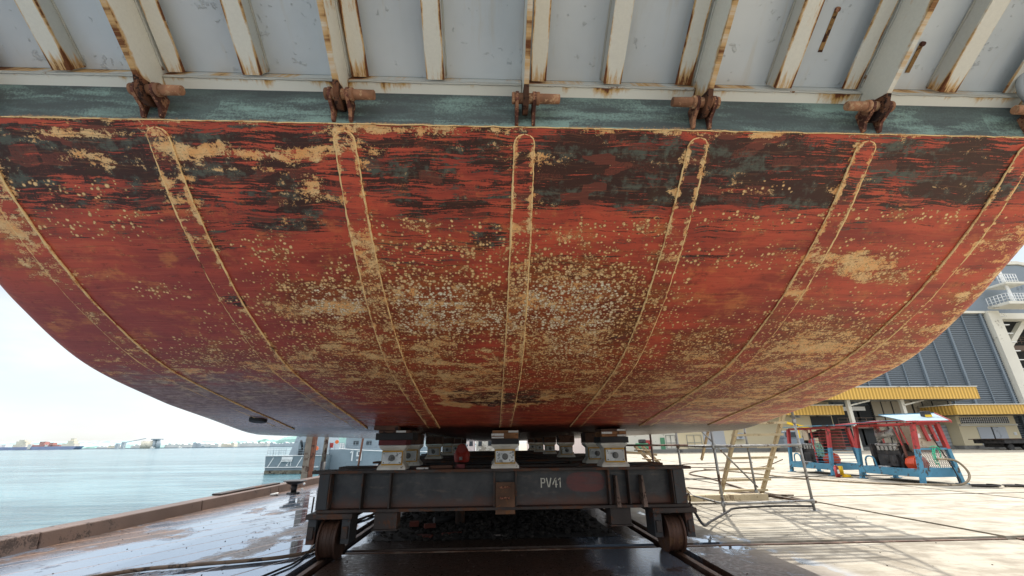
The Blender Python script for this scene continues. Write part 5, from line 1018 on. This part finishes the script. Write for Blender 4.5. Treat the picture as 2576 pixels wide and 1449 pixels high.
def workshop():
    t = thing('workshop_hall', 'tall blue-grey louvred workshop hall with cream corner column and open right bay', 'hall', (70, 62, 0))
    Bx = lambda n, mt, *a: MB().box(*a).build(n, mt, t)
    Bx('louvred_wall', M_louv, 44, 76.4, 60.3, 60.6, .6, 19.6)
    x = 45.4; k = 0
    while x < 76: 
        Bx('mullion', M_mull, x - (.06 if k % 2 else .15), x + (.06 if k % 2 else .15), 60.12 if k % 2 else 60.0, 60.29, .6, 19.6); x += 3.02; k += 1
    Bx('wall_coping', M_conc, 44, 76.4, 59.9, 60.8, 19.62, 19.95)
    MB().prism([(44, 61.2, 19.96), (110, 61.2, 19.96), (110, 61.2, 23.5), (87, 61.2, 28.3), (44, 61.2, 26.5)], (0, .4, 0)).build('upper_wall', M_bluew, t)
    MB().prism([(43, 61.0, 26.6), (87, 61.0, 28.45), (111, 61.0, 23.6), (111, 61.0, 24.1), (87, 61.0, 29.0), (43, 61.0, 27.1)], (0, 40, 0)).build('roof', M_conc, t)
    Bx('corner_column', M_conc, 76.45, 78.3, 59.6, 61.1, .0, 19.9)
    for i in range(9):
        z = 8.2 + i * 1.35; Bx('ladder_rung', M_nw, 78.35, 79.3, 59.7, 60.1, z, z + .12)
    for z in (6, 10.4, 15.0): Bx('crane_girder', M_steel, 78.5, 110, 66, 67, z, z + .8)
    for i in range(7): MB().bar((79 + i * 3, 66.5, 6.8), (82 + i * 3, 66.5, 10.4), (.25, 0, 0), (0, .25, 0)).build('truss_brace', M_steel, t); MB().bar((82 + i * 3, 66.5, 10.4), (85 + i * 3, 66.5, 6.8), (.25, 0, 0), (0, .25, 0)).build('truss_brace', M_steel, t)
    MB().bar((79.2, 63, 12.5), (86, 63, 19), (1.0, 0, 0), (0, .8, 0)).build('knee_brace', M_conc, t)
    r = MB(); rail_run(r, [(79, 65, 15.9), (108, 65, 15.9)], 1.1, .8, .05); r.build('gallery_rail', M_steel, t)
    Bx('dark_bay', M_dk, 76.5, 110, 75, 75.5, 0, 26); Bx('bay_floor', M_apron, 78.4, 110, 61.2, 74.9, .02, .5); Bx('eaves_beam', M_conc, 78.4, 110, 61.0, 62.6, 19.0, 19.94)  # dark_bay: near-black back wall painted as the unlit interior
    Bx('balcony', M_conc, 76.6, 82.6, 56.6, 59.5, 20.1, 20.5); r = MB(); rail_run(r, [(76.8, 59.4, 20.5), (76.8, 56.8, 20.5), (82.4, 56.8, 20.5), (82.4, 59.4, 20.5)], 1.3, .45, .045); r.build('balcony_rail', M_nw, t)
    r = MB(); rail_run(r, [(79.0, 58.5, 24.0), (82.2, 58.5, 24.0)], 1.6, .4, .045); r.build('upper_landing_rail', M_nw, t)
    MB().bar((80.2, 58.6, 20.5), (79.7, 58.6, 29), (.5, 0, 0), (0, .15, 0)).build('access_ladder', M_nw, t); Bx('upper_landing', M_conc, 78.8, 82.3, 57.6, 60.6, 23.7, 24.0)
def canopy(nm, lab, x0, x1, y0, y1, z0, z1, cols, end=True):
    t = thing('canopy', lab, 'canopy', ((x0 + x1) / 2, (y0 + y1) / 2, 0), 'yellow sheet canopies along the hall')
    MB().box(x0, x1, y0, y0 + .25, z0, z1).build('fascia', M_yc, t)
    if end: MB().box(x1 - .25, x1 - .002, y0 + .26, y1, z0, z1).build('end_fascia', M_yc2, t); MB().box(x0, x0 + .25, y0 + .26, y1, z0, z1).build('end_fascia', M_yc2, t)
    MB().box(x0 - .1, x1 + .1, y0 - .1, y1, z1 + .01, z1 + .12).build('roof_sheet', M_conc, t); MB().box(x0 + .3, x1 - .3, y0 + .3, y1, z0 + .02, z0 + .15).build('soffit', M_soff, t)
    for x in cols: MB().box(x - .22, x + .22, y0 + 1.0, y0 + 1.45, 0, z0 + .01).build('column', M_conc, t); MB().bar((x, y0 + .95, z0 - .7), (x + 2.6, y0 + .6, z0 - .12), (0, .16, 0), (0, 0, .18)).build('downpipe', M_conc, t)
    return t
M_yc2 = corrugated('yellow_profiled_sheet_end', (.66, .40, .09), (.42, .25, .05), 1, .46, .06, .45)
workshop()
canopy('a', 'long high yellow canopy over the dark loading bay', 38, 65.7, 56, 60.2, 6.4, 7.95, (48.0, 55.6))
canopy('b', 'lower yellow canopy above the cream office kiosk at the right', 60.6, 88, 55, 60.2, 4.3, 5.5, ())
canopy('c', 'short yellow canopy left of the loading bay, half hidden by the hull', 20, 47.4, 57.5, 60.2, 4.55, 5.75, (), False)
def low_buildings():
    t = thing('loading_bay', 'dark open loading bay with beige sliding doors beneath the high canopy', 'loading bay', (56, 60, 0))
    Bx = lambda n, mt, *a: MB().box(*a).build(n, mt, t)
    Bx('dark_opening', M_dk, 47.6, 53.4, 60.0, 60.2, .4, 5.9); Bx('skylight_gap', M_nw, 47.6, 52.6, 59.9, 59.98, 5.2, 5.75); Bx('plinth', M_apron, 20, 66, 59.0, 60.25, 0, .42)  # dark and white panels stand in for interior shade and a daylit gap
    for i, x in enumerate((53.6, 56.6, 59.7, 62.7)): Bx('sliding_door', M_slide, x, x + 2.9, 59.85, 59.99, .45, 6.5)
    for x in (53.5, 55.0, 56.5, 58.2, 59.6, 61.1, 62.6, 65.0): Bx('door_bar', M_eng, x, x + .08, 59.75, 59.84, .45, 6.5)
    for z in (2.4, 4.3): Bx('door_bar', M_eng, 53.5, 65.6, 59.76, 59.83, z, z + .1)
    r = MB(); rail_run(r, [(47.8, 59.4, 3.0), (53.2, 59.4, 3.0)], 1.2, 1.2, .05); r.build('gallery_rail', M_steel, t); Bx('gallery', M_steel, 47.7, 53.3, 59.3, 59.9, 2.8, 2.98)
    Bx('folding_door', M_gd, 59.3, 63.3, 59.55, 59.74, .45, 3.1)
    for i in range(5): Bx('door_rib', M_mull, 59.3, 63.3, 59.48, 59.54, .8 + i * .5, .86 + i * .5)
    k = thing('office_kiosk', 'cream office kiosk with barred louvre window and two grey doors below the lower canopy', 'kiosk', (70, 59, 0))
    Bx = lambda n, mt, *a: MB().box(*a).build(n, mt, k)
    Bx('wall', M_cream_w, 63.4, 71.8, 58.0, 60.0, .45, 4.25); Bx('plinth', M_apron, 63.0, 78, 57.8, 60.0, .0, .44)
    f = Bx('window', M_eng, 63.9, 70.8, 57.94, 57.99, 3.25, 4.1); b = MB()
    for i in range(24): b.box(63.9 + i * .3, 63.94 + i * .3, 57.88, 57.93, 3.25, 4.1)
    for z in (3.25, 3.52, 3.8, 4.06): b.box(63.9, 70.8, 57.87, 57.92, z, z + .04)
    b.build('window_bars', M_nw, f); Bx('lintel', M_conc, 63.5, 71.7, 57.75, 57.99, 2.95, 3.15)
    Bx('door', M_gd, 65.9, 67.8, 57.9, 57.99, .5, 2.8); Bx('door', M_gd, 68.05, 69.9, 57.9, 57.99, .5, 2.8); Bx('door_gap', M_eng, 67.81, 68.04, 57.95, 57.99, .5, 2.8); Bx('notice', M_nw, 70.9, 71.3, 57.95, 57.99, 1.7, 2.1)
    o = thing('long_workshop', 'long cream workshop wall with window frames seen under the hull at the right', 'building', (34, 60, 0))
    Bx = lambda n, mt, *a: MB().box(*a).build(n, mt, o)
    Bx('wall', M_cream_w, 24.8, 47.5, 60.0, 60.28, .0, 7.5); Bx('pale_bay', M_gd, 28.6, 31.6, 59.94, 59.99, .4, 7); Bx('pale_bay', M_conc, 17, 24.79, 60.0, 60.28, 0, 7.5)
    for x0, x1 in ((26.3, 28.3), (23.4, 24.7)):
        f = MB()
        for x in (x0, (x0 + x1) / 2, x1): f.box(x - .04, x + .04, 59.9, 59.93, .5, 2.2)
        for z in (.5, 1.2, 2.15): f.box(x0, x1, 59.86, 59.89, z, z + .06)
        f.build('window_frame', M_soff, o)
    Bx('window', M_dk, 44.3, 47.3, 59.9, 59.98, 3.0, 4.5); Bx('door', M_green_p, 22.6, 23.2, 59.9, 59.98, .4, 1.9); Bx('crates_rack', M_mull, 32.0, 35.5, 59.4, 59.9, .42, .9)
    for x, z in ((41.5, 4.3), (33.0, 1.6)):
        a = Bx('air_conditioner', M_gd, x, x + 1.1, 59.5, 59.93, z, z + .8); MB().rod((x + .55, 59.46, z + .4), (x + .55, 59.49, z + .4), .3, 16).build('fan_grille', M_mull, a)
    q = thing('end_wall', 'pink-white rendered wall with red shutter seen beside the right stack under the hull', 'wall', (18, 62, 0))
    MB().box(4.5, 16.98, 60.5, 60.8, 0, 6).build('render', M_pinkw, q); MB().box(20.5, 21.4, 59.85, 59.98, .1, 1.6).build('red_shutter', M_fr, q)
    c = thing('generator_cart', 'dark small machine parked before the wall left of the red shutter', 'machine', (19.3, 58, 0))
    MB().box(18.6, 20.1, 57.6, 58.4, .35, 1.25).build('machine_body', M_green_p, c, .1); MB().box(18.9, 19.8, 57.5, 58.0, 1.25, 1.7).build('hood', M_eng, c, .1)
    for x in (18.9, 19.8): MB().rod((x, 57.5, .3), (x, 57.7, .3), .3, 16).build('wheel', M_eng, c)
    v = thing('service_truck', 'small truck with yellow jib parked in front of the cream workshop wall', 'truck', (38, 55, 0))
    MB().box(36.2, 40.2, 54.5, 56.3, .55, 1.6).build('body', M_mull, v, .05); MB().box(36.4, 38.0, 54.5, 56.3, 1.6, 2.5).build('cab', M_bluew, v, .12); MB().box(36.5, 37.9, 54.46, 54.495, 1.75, 2.35).build('window', M_glass, v)
    MB().bar((37.2, 55.4, 3.6), (40.4, 55.4, 2.8), (0, .3, 0), (0, 0, .3)).build('jib', M_yel, v); MB().bar((38.8, 55.4, 1.6), (38.8, 55.4, 3.2), (.3, 0, 0), (0, .3, 0)).build('jib_post', M_yel, v)
    for x in (37.0, 39.4): MB().rod((x, 54.4, .42), (x, 54.7, .42), .42, 18).build('wheel', M_eng, v)
M_slide = paint('beige_sliding_door', (.36, .32, .25), (.24, .21, .17), .3, .3, .8, .05, .1, grain=4); M_pinkw = paint('pink_white_render', (.72, .62, .58), (.5, .42, .38), .2, .4, .8, .05, .06, grain=4)
low_buildings()
def tree(x, y, h, lab):
    t = thing('yard_tree', lab, 'tree', (x, y, 0)); rn = random.Random(int(x * 7)); MB().rod((x, y, 0), (x + .2, y, h * .5), .22, 10, .1).build('trunk', M_woodd, t)
    m = MB()
    for i in range(700):
        a = rn.gauss(0, 1), rn.gauss(0, 1), rn.gauss(0, .8); m.lump((x + a[0] * h * .22, y + a[1] * h * .22, h * .68 + a[2] * h * .17), rn.uniform(.15, .4), (1, 1, .5))
    m.build('crown', M_leaf, t)
M_leaf = paint('leaf_green', (.05, .10, .03), (.03, .05, .02), .3, 2, .7, .1, .4, grain=8)
tree(2.8, 75, 6.5, 'dark bushy tree far behind under the middle of the hull')
# distant sheds closing the yard beyond the keel
def keel_view():
    for x0, x1, z, mt, lab in ((-7, -3.2, 3.2, M_pinkw, 'pale gabled shed seen through the gap beside the left pedestals'), (-3, 2.0, 4.2, M_conc, 'white shed far beyond the keel'), (2.3, 4.4, 3.8, M_gd, 'grey shed far beyond the right pedestals')):
        t = thing('distant_shed', lab, 'shed', ((x0 + x1) / 2, 78, 0)); MB().box(x0 * 1.0, x1, 78, 80, 0, z).build('wall', mt, t); MB().prism([(x0 - .3, 77.8, z), (x1 + .3, 77.8, z), ((x0 + x1) / 2, 77.8, z + .8)], (0, 2.5, 0)).build('roof', M_fr if mt is M_pinkw else M_mull, t)
        for i in range(3): w = x0 + (x1 - x0) * (i + .25) / 3; MB().box(w, w + .6, 77.95, 77.99, 1.0, 2.0).build('window', M_glass, t)
keel_view()
